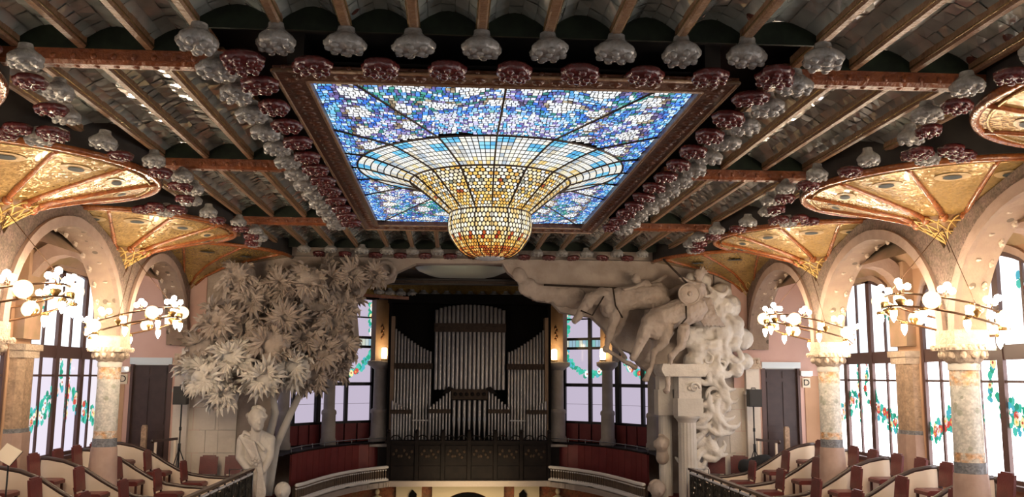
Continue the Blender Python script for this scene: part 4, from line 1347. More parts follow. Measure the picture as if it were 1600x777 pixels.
# bust below the tree
bust = thing('draped_bust', 'pale stone bust of a draped man on a tall pedestal, left of the stage', 'bust', (-5.08, 21.75, -3.1))
mb = MB()
hc = Vector((-5.06, 21.6, -1.04))
h0 = len(mb.v)
mb.ball(hc + Vector((0, .02, .04)), .175, 16, 12, sx=.92, sy=1.05, sz=1.12)          # skull
mb.ball(hc + Vector((.05, -.07, -.08)), .12, 12, 8, sx=.9, sy=.9, sz=1.15)             # jaw
mb.ball(hc + Vector((.085, -.14, -.155)), .045, 8, 6)                                    # chin
limb(mb, [hc + Vector((.085, -.155, .02)), hc + Vector((.11, -.215, -.055))], [.020, .032])   # nose
mb.ball(hc + Vector((.0, -.15, .045)), .04, 8, 5, sx=1.6, sy=.6, sz=.5); mb.ball(hc + Vector((.15, -.10, .045)), .04, 8, 5, sx=1.2, sy=.7, sz=.5)  # brows
mb.ball(hc + Vector((.095, -.175, -.105)), .032, 8, 5, sx=1.3, sy=.6, sz=.5)           # mouth
mb.ball(hc + Vector((-.13, -.02, -.02)), .045, 8, 6, sx=.5, sy=.8, sz=1.2)              # ear
limb(mb, [hc + Vector((0, .03, -.12)), hc + Vector((-.01, .05, -.36))], [.095, .115])
mb.v[h0:] = [tuple(hc + (Vector(p) - hc) * 1.25) for p in mb.v[h0:]]
limb(mb, [(-5.40, 21.78, -1.52), (-5.06, 21.76, -1.38), (-4.76, 21.78, -1.50)], [.13, .15, .13])
limb(mb, [(-5.40, 21.75, -1.52), (-5.42, 21.68, -1.9), (-5.2, 21.55, -2.15)], [.125, .105, .09])
limb(mb, [(-4.76, 21.78, -1.50), (-4.74, 21.72, -1.9), (-4.86, 21.62, -2.2)], [.12, .10, .085])
mb.lathe([(.0, -1.38), (.24, -1.42), (.31, -1.55), (.30, -1.85), (.25, -2.2), (.24, -3.1), (0, -3.1)], (-5.05, 21.76, 0), 18, sy=.62)
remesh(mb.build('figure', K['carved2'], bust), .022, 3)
mb = MB()
for q in range(26):
    a = rl.uniform(0, 2 * pi); b = rl.uniform(-.1, 1.4)
    d = Vector((cos(a) * cos(b), abs(sin(a)) * cos(b) * 1.0 - .25, sin(b)))
    mb.ball(hc + (Vector((0, .03, .04)) + Vector((d.x * .16, d.y * .17, d.z * .19))) * 1.25, .065, 7, 5)
remesh(mb.build('hair', K['carved2'], bust), .022, 2)
mb = MB()
for k in range(7):
    t = k / 6
    limb(mb, [(-5.44 + .06 * k, 21.66 - .03 * k, -1.42 - .02 * k), (-5.2 + .05 * k, 21.52, -1.75 - .05 * k), (-4.95 + .03 * k, 21.52, -2.2 - .08 * k), (-4.98 + .02 * k, 21.55, -3.0)], [.035, .032, .03, .03], 6)
limb(mb, [(-5.45, 21.72, -1.55), (-5.33, 21.68, -1.33), (-5.1, 21.60, -1.45), (-4.85, 21.56, -1.72)], [.05, .055, .05, .045])
remesh(mb.build('drapery', K['carved2'], bust), .024, 2)
mb = MB()
for k in range(5): mb.ball((-5.02 + .07 * cos(k * 1.257), 21.48, -1.98 + .07 * sin(k * 1.257)), .045, 7, 5)
mb.ball((-5.02, 21.46, -1.98), .035, 7, 5); mb.build('stone_flower', K['carved2'], bust)
for s, lab in ((-1, 'smooth pale carved stone head ending the stage balustrade under the bust'), (1, 'rough carved stone head ending the stage balustrade by the fluted columns')):
    t = thing('carved_newel', lab, 'newel', (s * 4.42, 21.75, -3.1))
    mb = MB(); c = Vector((s * 4.42, 21.75, -2.66))
    mb.ball(c, .19, 14, 10, sz=1.05); mb.ball(c + Vector((0, -.12, -.07)), .10, 10, 7); limb(mb, [c + Vector((0, -.2, .01)), c + Vector((0, -.25, -.05))], [.02, .03], 6)
    limb(mb, [c + Vector((0, .03, -.1)), c + Vector((0, .05, -.5))], [.13, .2]); limb(mb, [c + Vector((-.25, .05, -.42)), c + Vector((.25, .05, -.42))], [.12, .12])
    if s > 0:
        for q in range(30):
            a = rl.uniform(0, 2 * pi); b = rl.uniform(-.3, 1.4); mb.ball(c + Vector((.19 * cos(a) * cos(b), .05 + .17 * abs(sin(a)) * cos(b), .2 * sin(b))), .05, 7, 5)
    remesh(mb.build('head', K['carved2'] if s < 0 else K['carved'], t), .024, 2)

# right: fluted columns carrying an entablature, horses and clouds
fl = thing('fluted_columns', 'pair of fluted pale stone columns carrying a carved block, right of the stage', 'column', (5.1, 21.9, -3.3))
def flutes(x, y, r, z0, z1, nm):
    m2 = MB(); m2.lathe([(r * 1.06, z0), (r, z1)], (x, y, 0), 96, mod=lambda t, z: 1 - .045 * (.5 + .5 * cos(16 * t)) ** 2); m2.build(nm, K['fluted'], fl)
flutes(5.17, 21.75, .215, -3.3, -1.06, 'shaft'); flutes(4.74, 22.2, .16, -3.3, -.92, 'shaft')
m2 = MB(); m2.lathe([(.215, -1.08), (.23, -1.05), (.28, -.98), (.31, -.96), (.31, -.92)], (5.17, 21.75, 0), 28); m2.build('capital', K['fluted'], fl)
m2 = MB(); m2.box(4.88, 5.50, 21.45, 22.3, -.92, -.50); m2.box(4.52, 4.88, 21.95, 22.4, -.92, -.30); m2.build('architrave', K['fluted'], fl)
m2 = MB(); m2.box(4.92, 5.48, 21.5, 22.3, -.50, .02); m2.box(4.56, 4.92, 22.0, 22.4, -.30, .02); m2.build('frieze_block', K['carved2'], fl)
m2 = MB(); m2.prism([(4.56, .02), (4.50, .12), (4.48, .20), (4.52, .32), (5.62, .32), (5.66, .20), (5.6, .12), (5.54, .02)], 'y', 21.35, 22.3); m2.build('cornice', K['carved2'], fl)
m2 = MB(); spiral(m2, (5.30, 21.49, -.24), .13, .035, 1.3); m2.ball((5.18, 21.49, -.26), .06, 8, 5); m2.build('carved_relief', K['carved2'], fl)
gb = thing('carved_bust', 'small rough stone bust set between the two fluted columns', 'bust', (4.62, 22.1, -2.0))
m2 = MB(); m2.ball((4.60, 22.0, -1.62), .17, 12, 9, sz=1.15)
for q in range(22): a = rl.uniform(0, 6.3); b = rl.uniform(-.4, 1.4); m2.ball((4.60 + .16 * cos(a) * cos(b), 22.02 + .12 * abs(sin(a)), -1.60 + .19 * sin(b)), .055, 7, 5)
limb(m2, [(4.60, 22.05, -1.7), (4.64, 22.1, -1.95)], [.12, .17]); m2.ball((4.56, 21.86, -1.66), .045, 7, 5); remesh(m2.build('head', K['carved'], gb), .025, 2)

hs = thing('carved_horses', 'carved stone riders, plunging horses and swirling clouds over the right of the stage opening', 'sculpture', (5.6, 22.0, -2.2))
# clouds pouring down the wall
mb = MB()
rc_ = random.Random(4)
CPATH = [(5.74, 2.2), (6.23, 1.9), (6.42, 1.3), (6.48, .7), (6.2, .16), (6.0, -.46), (5.9, -.93), (5.75, -1.5), (5.62, -2.0)]
for i, (x, z) in enumerate(CPATH):
    for q in range(6):
        r = rc_.uniform(.16, .30) * (1 if i < 5 else .72)
        mb.ball((x + rc_.uniform(-.32, .32) * (1 if i < 6 else .5), 22.25 + rc_.uniform(-.25, .15), z + rc_.uniform(-.3, .3)), r, 11, 8)
for x, z in ((5.5, .95), (5.6, .45), (5.95, .75), (5.75, 1.35), (6.1, 1.75)):
    for q in range(3): mb.ball((x + rc_.uniform(-.2, .2), 22.1, z + rc_.uniform(-.2, .2)), rc_.uniform(.2, .3), 11, 8)
for (x, z, r) in ((5.8, 1.1, .36), (5.65, .7, .3), (6.1, 1.4, .36), (5.75, 1.7, .33), (6.2, .8, .34)): mb.ball((x, 22.25, z), r, 14, 10)
# strands of vapour curling downwards, fused into the mass
for k in range(64):
    i = min(7, int(k * 8 / 64)); u = rc_.random()
    x, z = lerp(CPATH[i][0], CPATH[i + 1][0], u) + rc_.uniform(-.40, .12) * (1 if i < 5 else .45), lerp(CPATH[i][1], CPATH[i + 1][1], u) + rc_.uniform(-.2, .2)
    a = rc_.uniform(3.6, 5.4); P = []; p = Vector((x, rc_.uniform(21.92, 22.04), z)); curl = rc_.choice((-1, 1)) * rc_.uniform(.25, .55)
    for q in range(8):
        p.x = min(p.x, 6.62); P.append(p.copy()); p += Vector((.11 * cos(a), .012 * (q - 3), .11 * sin(a))); a += curl * (.4 + .16 * q)
    limb(mb, P, [.035, .06, .075, .08, .075, .065, .05, .035], 7)
rough(remesh(mb.build('cloud_mass', K['carved2'], hs), .024, 7), .045, .16)
mb = MB()
for (x, z) in ((5.55, .95), (5.75, .45), (6.05, 1.05), (5.6, 1.5), (6.15, .3), (6.2, 1.6), (5.95, -.4)):
    spiral(mb, (x, 21.98, z), .23, .07, .9, x * 7, 1 if z > .6 else -1)
remesh(mb.build('cloud_curl', K['carved2'], hs), .026, 8)
def horse(rump, back, withers, chest, poll, muzzle, legs, tail, y, k, name):
    mb = MB()
    V = lambda p, dy=0: Vector((p[0], y + dy, p[1]))
    limb(mb, [V(rump), V(((rump[0] + back[0]) / 2, (rump[1] + back[1]) / 2 - .02)), V(back), V(withers)], [.30 * k, .31 * k, .29 * k, .30 * k], 14)
    mb.ball(V(chest), .27 * k, 14, 10)
    nm = ((withers[0] + poll[0]) / 2 - .02, (withers[1] + poll[1]) / 2 + .07)
    limb(mb, [V(withers), V(nm, -.05), V(poll, -.1)], [.30 * k, .225 * k, .155 * k], 12)
    hm = (poll[0] * .5 + muzzle[0] * .5, poll[1] * .5 + muzzle[1] * .5)
    limb(mb, [V(poll, -.1), V(hm, -.14), V(muzzle, -.17)], [.155 * k, .115 * k, .085 * k], 10)
    mb.ball(V((poll[0] * .7 + hm[0] * .3, poll[1] * .7 + hm[1] * .3 - .06), -.16), .125 * k, 9, 6); mb.ball(V((hm[0], hm[1] + .03), -.24 * k), .03, 6, 4)                      # cheek
    for d in (-.05, .05):
        limb(mb, [V((poll[0] + .02, poll[1] + .06), -.1 + d), V((poll[0] + .04, poll[1] + .17), -.1 + d * 1.4)], [.045, .018], 6)   # ears
    for q in range(8):                                                                   # mane
        t = q / 7
        px, pz = lerp(withers[0], poll[0], t), lerp(withers[1], poll[1], t) + .17 - .05 * t
        limb(mb, [V((px, pz), -.05), V((px + .13, pz + .04), -.08), V((px + .24, pz - .05), -.1)], [.05, .04, .02], 6)
    for L_, dy in legs:
        r0 = [.15 * k, .095 * k, .06 * k, .055 * k, .065 * k][:len(L_)]
        limb(mb, [V(p, dy) for p in L_], r0, 9)
        mb.ball(V(L_[2], dy), .085 * k, 8, 6); mb.ball(V(L_[-1], dy), .085 * k, 8, 6, sz=.8)
    limb(mb, [V(p, .05) for p in tail], [.08, .09, .05][:len(tail)], 8)
    return rough(remesh(mb.build(name, K['carved'], hs), .024, 3), .07, .12)
horse((4.60, 2.06), (4.1, 2.0), (3.52, 1.92), (3.42, 1.72), (2.88, 1.92), (2.50, 1.38),
      [([(3.55, 1.65), (3.36, 1.05), (3.26, .68), (3.70, .40), (3.98, .24)], -.18), ([(3.75, 1.6), (3.62, 1.15), (3.45, .92), (3.70, .62), (3.78, .48)], .12), ([(4.5, 1.8), (4.3, 1.2), (4.45, .8), (4.35, .4)], .1)],
      [(4.9, 2.1), (5.2, 2.25), (5.4, 2.0)], 22.25, 1.05, 'horse')
horse((5.42, 1.68), (5.0, 1.58), (4.52, 1.38), (4.42, 1.2), (4.16, 1.12), (3.84, .46),
      [([(4.72, 1.15), (4.60, .80), (4.36, .60), (4.28, .22), (4.14, -.06)], -.12), ([(5.05, 1.15), (4.98, .75), (4.72, .50), (4.66, .05), (4.60, -.32)], -.34)],
      [(5.65, 1.75), (5.9, 1.6), (6.0, 1.3)], 21.75, 1.1, 'horse')
def rider(hip, chest, neck, head, arms, y, k=1, helmet=True):
    mb = MB(); V = lambda p, dy=0: Vector((p[0], y + dy, p[1]))
    limb(mb, [V(hip), V(((hip[0] + chest[0]) / 2, (hip[1] + chest[1]) / 2)), V(chest)], [.19 * k, .16 * k, .18 * k], 12)
    limb(mb, [V(chest), V(neck), V(head)], [.10 * k, .06 * k, .06 * k], 8)
    mb.ball(V(head), .115 * k, 12, 9, sz=1.2); mb.ball(V((head[0] - .05, head[1] - .05), -.05), .06 * k, 8, 6); limb(mb, [V((head[0] - .09, head[1] + .01), -.04), V((head[0] - .13, head[1] - .03), -.05)], [.015, .022], 5)
    if helmet:
        mb.ball(V((head[0] + .01, head[1] + .05)), .13 * k, 12, 8, sz=.85)
        for d in (-.1, .1):
            for q in range(4): limb(mb, [V((head[0], head[1] + .05), d), V((head[0] + .10 + .05 * q, head[1] + .25 - .06 * q), d * 1.3)], [.035, .015], 6)
    for A_, dy in arms:
        limb(mb, [V(p, dy * (i + 1) / 3) for i, p in enumerate(A_)], [.085 * k, .06 * k, .045 * k, .04 * k][:len(A_)], 8)
    for q in range(6):
        limb(mb, [V((hip[0] - .1 + .08 * q, hip[1] + .05), -.1), V((hip[0] + .08 * q, hip[1] - .35), -.2), V((hip[0] + .15 + .1 * q, hip[1] - .6), -.15)], [.07, .06, .03], 7)
    return rough(remesh(mb.build('rider', K['carved'], hs), .022, 2), .05, .10)
rider((5.50, 1.85), (5.52, 2.22), (5.55, 2.38), (5.58, 2.52), [([(5.42, 2.28), (5.2, 2.36), (5.05, 2.42)], -.25), ([(5.66, 2.25), (5.75, 2.0), (5.5, 1.95)], .1)], 21.85, 1.05)
rider((4.50, 2.0), (4.28, 2.28), (4.17, 2.38), (4.06, 2.46), [([(4.22, 2.3), (3.95, 2.2), (3.72, 2.16)], -.2), ([(4.35, 2.28), (4.6, 2.38), (4.85, 2.55)], .1)], 22.2, .95, False)
mb = MB(); mb.ball((5.22, 21.5, 2.02), .27, 20, 10, sy=.28, sz=.95); mb.tube([(5.22 + .26 * cos(2 * pi * k / 24), 21.47, 2.02 + .25 * sin(2 * pi * k / 24)) for k in range(24)], .022, 6, closed=True); mb.ball((5.22, 21.42, 2.02), .06, 8, 6); mb.build('shield', K['carved'], hs)
for a, b in (((5.28, 21.6, 2.22), (4.61, 21.55, 2.88)), ((1.75, 22.4, 2.29), (4.05, 22.1, 2.18))):
    mb = MB(); mb.tube([a, b], .026, 8); mb.build('spear', K['wood_mid'], hs, label='dark spear shaft')
for P in ([(2.62, 21.95, 1.62), (2.9, 21.9, 1.5), (3.2, 21.95, 1.98)], [(3.42, 21.92, 2.2), (3.48, 21.9, 1.75), (3.66, 21.95, 1.45)], [(5.12, 21.42, 1.72), (5.12, 21.40, 1.42), (4.82, 21.42, 1.10)]):
    mb = MB(); mb.tube(P, .02, 6); mb.build('harness_strap', K['wood_mid'], hs, label='dark harness strap')
# lumpy drapery over the middle of the opening
dr = MB()
for (x, z, r) in ((1.15, 2.55, .2), (1.35, 2.25, .24), (1.62, 2.1, .22), (1.9, 2.1, .24), (2.2, 2.0, .25), (2.55, 2.0, .3), (1.85, 1.95, .12)):
    dr.ball((x, 22.55, z), r, 12, 8, sy=.45, lump=.15, seed=int(x * 10))
rough(remesh(dr.build('drapery', K['carved'], hs), .034, 4), .14, .35)
# carved ornament on the left of the frieze
t = thing('frieze_garland', 'small carved wreath on the dark frieze left of the canopy', 'ornament', (-2.3, 22.5, 2.7))
mb = MB()
for k in range(14): mb.ball((-2.25 + .22 * cos(k * .45), 22.5, 2.62 + .2 * sin(k * .45)), .075, 7, 5, lump=.4, seed=k)
remesh(mb.build('wreath', K['carved'], t), .028, 1)

# ------------------------------------------------------------------ chandeliers
bl = MB(); bl.ball((0, 0, 0), .052, 10, 7); BULB = bl.mesh('bulb', G['bulb'])
td = MB(); td.lathe([(.001, -.17), (.022, -.14), (.045, -.08), (.05, -.04), (.04, 0), (.02, .02)], n=10); TEAR = td.mesh('pendant_bulb', G['bulb'])
gbm = MB(); gbm.ball((0, 0, 0), .125, 16, 10); GLOBE = gbm.mesh('globe', G['globe'])
ln = MB(); ln.lathe([(.05, -.07), (.06, -.06), (.06, .06), (.05, .07)], n=12); LANT = ln.mesh('lantern_glass', G['lantern'])
bo = MB(); bo.lathe([(.0, -.085), (.02, -.08), (.045, -.05), (.075, .0), (.07, .025), (.045, .03), (.02, .05)], n=14); BOWL = bo.mesh('bowl', K['brass'])
cp = MB(); cp.lathe([(.05, -.03), (.06, .0), (.03, .03), (.012, .05)], n=10); CUP = cp.mesh('cup', K['brass'])
def chandelier(s, y, xc, z, lab):
    al = radians(14.3)
    c = Vector((s * xc, y, z))
    e1, e2, nn = Vector((s * cos(al), 0, -sin(al))), Vector((0, 1, 0)), Vector((s * sin(al), 0, cos(al)))
    t = thing('ring_chandelier', lab, 'chandelier', tuple(c), 'tilted ring chandeliers')
    R = .84
    def P(a, h=0, r=R): return c + e1 * r * cos(a) + e2 * r * sin(a) + nn * h
    for nm, h, r in (('upper_ring', .10, .016), ('lower_ring', -.085, .018)):
        mb = MB(); mb.tube([P(2 * pi * k / 48, h) for k in range(48)], r, 6, closed=True); mb.build(nm, K['bronze'], t)
    for k in range(10):
        a = 2 * pi * (k + .5) / 10
        link('bowl', BOWL, t, P(a, -.01))
    for k in range(5):
        a = 2 * pi * (k + .2) / 5
        link('globe', GLOBE, t, P(a, .03, R + .05))
    for k in range(8):
        a = 2 * pi * (k + .35) / 8
        b = P(a, .22)
        mb = MB(); mb.tube([P(a, .1), P(a, .17)], .012, 6)
        for q in range(3):
            d = b + (e1 * cos(a + 2 * pi * q / 3) + e2 * sin(a + 2 * pi * q / 3)) * .075
            mb.tube([P(a, .16), d - nn * .03], .009, 5)
        ar = mb.build('bulb_arm', K['bronze'], t)
        for q in range(3):
            d = b + (e1 * cos(a + 2 * pi * q / 3) + e2 * sin(a + 2 * pi * q / 3)) * .078 + nn * (.04 if q == 0 else 0)
            link('bulb', BULB, t, d)
    for k in range(9):
        a = 2 * pi * (k + .6) / 9
        q = P(a, -.10, R + (.03 if k % 2 else -.05))
        link('cup', CUP, t, q + Vector((0, 0, -.02)), (pi, 0, 0))
        link('pendant_bulb', TEAR, t, q + Vector((0, 0, -.04)))
    for k in range(5):
        a = 2 * pi * (k + .68) / 5
        link('lantern_glass', LANT, t, P(a, .0, R - .02))
        mb = MB(); mb.tube([P(a, .1), P(a, .07)], .04, 8); mb.tube([P(a, -.07), P(a, -.09)], .04, 8); mb.build('lantern_cap', K['brass'], t)
    top = Vector((s * (XC - .30), y + .1, 2.15))
    for k in range(3):
        mb = MB(); mb.tube([P(2 * pi * k / 3 + .5, .1), Vector((s * (xc + .1), y + .05, 2.25)) if k else top], .006, 5); mb.build('cable', K['bronze'], t)
for s in (-1, 1):
    chandelier(s, 7.95, 6.73, .93, 'nearest lit ring chandelier of globes on the %s, by the nearest column' % SIDE[s])
    chandelier(s, 17.75, 6.65, .97, 'far lit ring chandelier of globes and pendant bulbs on the %s, by the far column' % SIDE[s])
    chandelier(s, 12.85, 6.73, .93, 'near lit ring chandelier of globes and pendant bulbs on the %s, by the near column' % SIDE[s])

# ------------------------------------------------------------------ gallery boxes: partitions, chairs
PROF = [(8.12, -1.56), (8.0, -1.565), (7.7, -1.62), (7.35, -1.75), (7.0, -1.97), (6.7, -2.14), (6.4, -2.25), (6.0, -2.31), (5.5, -2.34), (5.1, -2.36)]
BOXY = [21.3, 19.5, 17.6, 15.85, 14.15, 12.45, 10.8]
ORD = ['first', 'second', 'third', 'fourth', 'fifth', 'sixth', 'seventh']
def partition(s, i):
    y = BOXY[i]
    t = thing('box_partition', '%s cream box partition from the stage on the %s gallery, walnut rail' % (ORD[i], SIDE[s]), 'partition', (s * 6.6, y, -2.85))
    mb = MB()
    mb.prism([(s * x, z - .02) for x, z in PROF] + [(s * 5.1, -2.85), (s * 6.75, -2.85), (s * 6.75, -2.62), (s * 7.55, -2.62), (s * 7.55, -2.38), (s * 8.12, -2.38)], 'y', y - .03, y + .03); mb.build('panel', K['panel'], t)
    mb = MB(); mb.tube([(s * x, y, z) for x, z in PROF], .042, 8); mb.build('top_rail', K['rail'], t)
    mb = MB(); mb.ball((s * 8.17, y, -1.60), .065, 10, 7); mb.tube([(s * 8.17, y, -1.62), (s * 8.17, y, -2.38)], .05, 8); mb.build('newel', K['rail'], t)
for s in (-1, 1):
    for i in range(len(BOXY)): partition(s, i)

ch = thing('gallery_chair', 'oxblood chair', 'chair', (0, 0, 0), 'oxblood chairs in the gallery boxes')
mb = MB(); mb.prism([(-.22, .40), (-.22, .46), (-.19, .485), (.20, .485), (.25, .46), (.25, .40)], 'y', -.23, .23); mb.build('seat', K['seat'], ch)
mb = MB(); mb.prism([(-.23, .52), (-.27, .86), (-.275, .92), (-.235, .92), (-.225, .86), (-.185, .52)], 'y', -.21, .21)
mb.prism([(-.275, .90), (-.28, .95), (-.245, .95), (-.235, .90)], 'y', -.15, .15); mb.build('backrest', K['seat'], ch)
for sy in (-1, 1):
    m2 = MB(); m2.bar((.21, sy * .19, 0), (.21, sy * .19, .40), .04, .04); m2.build('leg', K['chair_wood'], ch)
    m2 = MB(); m2.bar((-.24, sy * .19, 0), (-.19, sy * .19, .40), .04, .04); m2.build('leg', K['chair_wood'], ch)
    m2 = MB(); m2.bar((-.19, sy * .19, .40), (-.235, sy * .19, .60), .035, .035); m2.build('back_post', K['chair_wood'], ch)
used = [False]
def place(x, y, z, rz, label, tilt=0):
    o = ch if not used[0] else copy_tree(ch)
    used[0] = True
    o.location = (x, y, z); o.rotation_euler = (0, 0, rz); o['label'] = label
    return o
TIER = [(7.84, -2.38, 'top'), (7.02, -2.62, 'middle'), (6.22, -2.85, 'lowest')]
for s in (-1, 1):
    for i in range(len(BOXY) - 1):
        for (x, z, tn) in TIER:
            for k, (dy, wn_) in enumerate(((.42, 'stage side'), (1.30, 'audience side'))):
                if k and tn != 'top': continue
                y = BOXY[i] - dy
                if tn == 'top' and any(abs(y - yc) < .55 for yc in YC) and abs(x - XC) < .5: continue
                if tn != 'lowest' and any(abs(y - yc) < .52 for yc in YC) and abs(x - XC) < .62: continue
                place(s * x, y, z, 0 if s < 0 else pi, 'oxblood chair, %s tier, %s seat of the %s box from the stage, %s gallery' % (tn, wn_, ORD[i], SIDE[s]))
# loose chairs beside the ashlar
for s in (-1, 1):
    for x, lab in (((5.66 if s < 0 else 5.93), 'nearer the stage opening'), (6.25 if s < 0 else 6.5, 'nearer the corner')):
        place(s * x, 21.95, -2.85, -pi / 2 if s < 0 else -pi / 2 - .3, 'loose oxblood chair against the %s ashlar wall, %s' % (SIDE[s], lab))

# front railings of the galleries
for s in (-1, 1):
    t = thing('iron_railing', 'black wrought iron gallery railing with walnut rail along the %s front' % SIDE[s], 'railing', (s * 4.9, 16, -2.85))
    A_, B_ = Vector((s * 4.80, 20.15, -2.02)), Vector((s * 4.95, 9.0, -2.02))
    mb = MB(); mb.bar(A_, B_, .10, .05); mb.build('handrail', K['rail'], t)
    mb = MB(); mb.bar(A_ + Vector((0, 0, -.12)), B_ + Vector((0, 0, -.12)), .025, .03); mb.bar(A_ + Vector((0, 0, -.72)), B_ + Vector((0, 0, -.72)), .03, .04); mb.build('iron_rails', K['iron'], t)
    n = 20
    for k in range(n + 1):
        q = A_ + (B_ - A_) * (k / n)
        mb = MB(); mb.bar(q + Vector((0, 0, 0)), q + Vector((0, 0, -.78)), .03, .03, (1, 0, 0)); mb.build('post', K['iron'], t)
        if k < n:
            m = A_ + (B_ - A_) * ((k + .5) / n)
            m2 = MB()
            for q2 in range(5):
                for u in (-.2, -.1, 0, .1, .2):
                    a = rl.uniform(0, pi)
                    ctr = m + Vector((0, u, -.20 - .115 * q2))
                    m2.obox(ctr, (0, cos(a), sin(a)), (0, -sin(a), cos(a)), (1, 0, 0), .085, .038, .008)
            m2.tube([m + Vector((0, .22 * cos(v), -.42 + .26 * sin(v))) for v in [2 * pi * i / 14 for i in range(14)]], .014, 5, closed=True)
            m2.build('foliage_panel', K['iron_leaf'], t)
            if k % 1 == 0:
                m2 = MB()
                for u in range(6): m2.ball(m + Vector((-s * .02, -.2 + .08 * u, -.085)), .025, 6, 4)
                m2.build('bead_row', K['balus'], t)
    # thin guard rail by the wall
    g = thing('guard_rail', 'thin steel guard rail beside the loose chairs, %s gallery' % SIDE[s], 'railing', (s * 5.3, 21.4, -2.85))
    mb = MB(); mb.tube([(s * 5.0, 21.2, -2.85), (s * 5.0, 21.2, -2.12), (s * 5.6, 21.5, -2.16), (s * 5.6, 21.5, -2.85)], .012, 6); mb.tube([(s * 5.3, 21.35, -2.85), (s * 5.3, 21.35, -2.14)], .012, 6); mb.build('rail', K['steel'], g)
    # handrail and post at the door steps
    g = thing('step_handrail', 'short walnut handrail on a pale post before the %s door' % SIDE[s], 'railing', (s * 7.4, 22.0, -2.62))
    mb = MB(); mb.bar((s * 6.95, 22.0, -1.50), (s * 7.5, 22.0, -1.56), .06, .06); mb.ball((s * 7.52, 22.0, -1.56), .05, 9, 6); mb.build('handrail', K['rail'], g)
    mb = MB(); mb.bar((s * 7.45, 22.0, -1.56), (s * 7.45, 22.0, -2.62), .05, .05, (1, 0, 0)); mb.bar((s * 7.0, 22.0, -1.5), (s * 7.0, 22.0, -2.62), .05, .05, (1, 0, 0)); mb.build('post', K['panel'], g)
    g = thing('wooden_post', 'pale wooden post standing before the %s door' % SIDE[s], 'post', (s * 7.75, 22.1, -2.38))
    mb = MB(); mb.prism([(s * 7.70, -2.38), (s * 7.70, -1.25), (s * 7.72, -1.19), (s * 7.80, -1.19), (s * 7.82, -1.25), (s * 7.82, -2.38)], 'y', 22.05, 22.15); mb.build('shaft', K['pier'], g)
    # loudspeaker on its stand
    x = s * 6.86
    st = thing('speaker_stand', 'black tripod stand under the %s loudspeaker' % SIDE[s], 'stand', (x, 21.85, -2.85))
    mb = MB(); mb.tube([(x, 21.85, -2.35), (x, 21.85, -.70)], .018, 8); mb.build('pole', K['black'], st)
    mb = MB(); mb.tube([(x, 21.85, -1.78), (x, 21.85, -1.60)], .035, 8); mb.build('collar', K['black'], st)
    mb = MB(); mb.tube([(x, 21.85, -1.30), (x, 21.85, -1.22)], .03, 8); mb.build('collar', K['black'], st)
    for a in (.4, 2.5, 4.6):
        mb = MB(); mb.tube([(x, 21.85, -1.70), (x + .45 * cos(a), 21.85 + .30 * sin(a), -2.83)], .013, 6); mb.build('leg', K['black'], st)
        mb = MB(); mb.tube([(x, 21.85, -2.33), (x + .24 * cos(a), 21.85 + .185 * sin(a), -2.30)], .010, 6); mb.build('brace', K['black'], st)
    sp = thing('loudspeaker', 'black box loudspeaker on a tripod stand, %s gallery by the pilaster' % SIDE[s], 'speaker', (x, 21.85, -.70))
    mb = MB(); mb.prism([(x - .16, 21.67), (x + .16, 21.67), (x + .13, 21.97), (x - .13, 21.97)], 'z', -.70, -.28); mb.build('cabinet', K['black'], sp)
    mb = MB(); mb.box(x - .145, x + .145, 21.655, 21.67, -.685, -.295); mb.build('grille', K['cable'], sp)
    mb = MB(); mb.tube([(x - .05, 21.82, -.28), (x - .05, 21.82, -.25), (x + .05, 21.82, -.25), (x + .05, 21.82, -.28)], .012, 6); mb.build('handle', K['black'], sp)
    # emergency light and seat letter plate beside the door
    ex = s * 8.46
    e = thing('emergency_light', 'white emergency light fitting beside the %s door' % SIDE[s], 'light', (ex, YE - .03, .12))
    mb = MB(); mb.prism([(ex - .15, .06), (ex - .15, .18), (ex + .15, .18), (ex + .15, .06), (ex + .10, .04), (ex - .10, .04)], 'y', YE - .10, YE - .0); mb.build('body', K['white'], e)
    mb = MB(); mb.ball((ex + .09, YE - .10, .13), .035, 8, 6); mb.build('bulb', G['lantern'], e)
    g = thing('letter_plate', 'small pale plate with a dark letter D beside the %s door' % SIDE[s], 'sign', (ex, YE - .02, -.12))
    mb = MB(); mb.box(ex - .10, ex + .10, YE - .04, YE - .0, -.24, .0); mb.build('plate', K['paper'], g)
    cu = bpy.data.curves.new('letter', 'FONT'); cu.body = 'D'; cu.size = .22; cu.align_x = 'CENTER'; cu.align_y = 'CENTER'; cu.extrude = .004
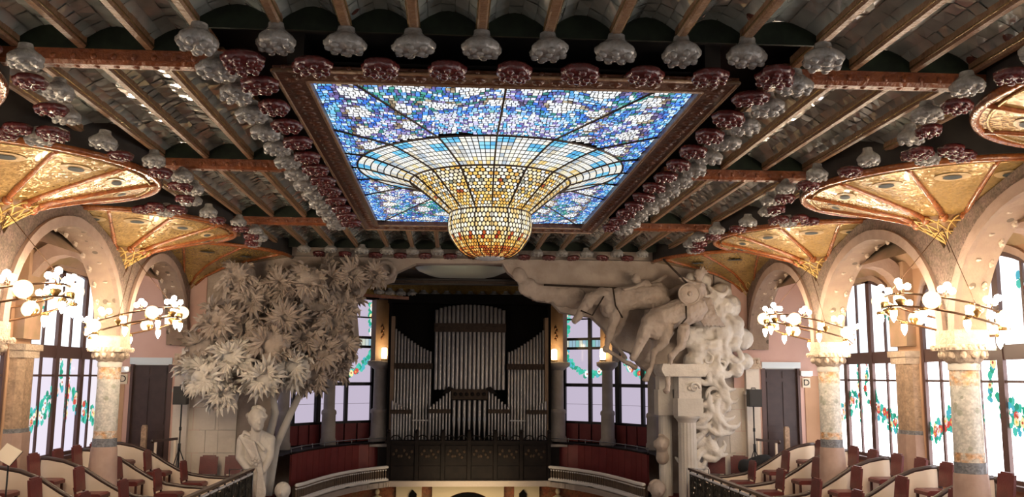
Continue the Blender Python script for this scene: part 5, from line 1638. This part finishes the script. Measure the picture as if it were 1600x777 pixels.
    lt = bpy.data.objects.new('letter', cu); COL.objects.link(lt); lt.parent = g; lt.location = (0, -.028, 0); lt.rotation_euler = (pi / 2, 0, 0)
    bpy.context.view_layer.update(); lme = bpy.data.meshes.new_from_object(lt.evaluated_get(bpy.context.evaluated_depsgraph_get())); lme.materials.clear(); lme.materials.append(K['iron'])
    l2 = bpy.data.objects.new('dark_letter', lme); COL.objects.link(l2); l2.parent = g; l2.location = lt.location; l2.rotation_euler = lt.rotation_euler; bpy.data.objects.remove(lt); bpy.data.curves.remove(cu)
# dark bags by the right stand
t = thing('cloth_bag', 'heap of black cloth bags at the foot of the right tripod stand', 'bag', (6.85, 21.2, -2.85))
mb = MB()
for k, (x, r) in enumerate(((6.55, .2), (6.78, .24), (7.02, .26), (7.25, .2), (6.9, .3))): mb.ball((x, 21.66 + .04 * (k % 2), -2.12 + .06 * (k == 2)), r * .95, 12, 8, sy=.8, sz=.95, lump=.2, seed=k); mb.ball((x, 21.68, -2.5), r * .95, 10, 6)
remesh(mb.build('bag', K['bag'], t), .04, 2)
# sheet on a music stand at far left
t = thing('music_stand', 'music stand holding a pale sheet at the left edge, before the near left pier', 'stand', (-7.515, 15.02, -2.62))
mb = MB(); mb.tube([(-7.515, 15.02, -2.60), (-7.515, 15.02, -1.33)], .014, 7); mb.build('pole', K['iron'], t)
for a in (.3, 2.4, 4.5):
    mb = MB(); mb.tube([(-7.515, 15.02, -2.35), (-7.515 + .10 * cos(a), 15.02 + .10 * sin(a), -2.60)], .010, 6); mb.build('leg', K['iron'], t)
c0 = Vector((-7.515, 15.0, -1.275))
d1 = Vector((.80, -.20, -.36)).normalized(); d2 = Vector((.30, .45, .80)); d2 = (d2 - d1 * d2.dot(d1)).normalized(); d3 = d1.cross(d2)
if d3.y > 0: d3 = -d3
mb = MB(); mb.obox(c0, d1, d2, d3, .16, .14, .006); mb.build('desk', K['iron'], t)
mb = MB(); mb.obox(c0 + d3 * .011, d1, d2, d3, .155, .138, .003); mb.build('sheet', K['paper'], t, label='blank pale sheet')
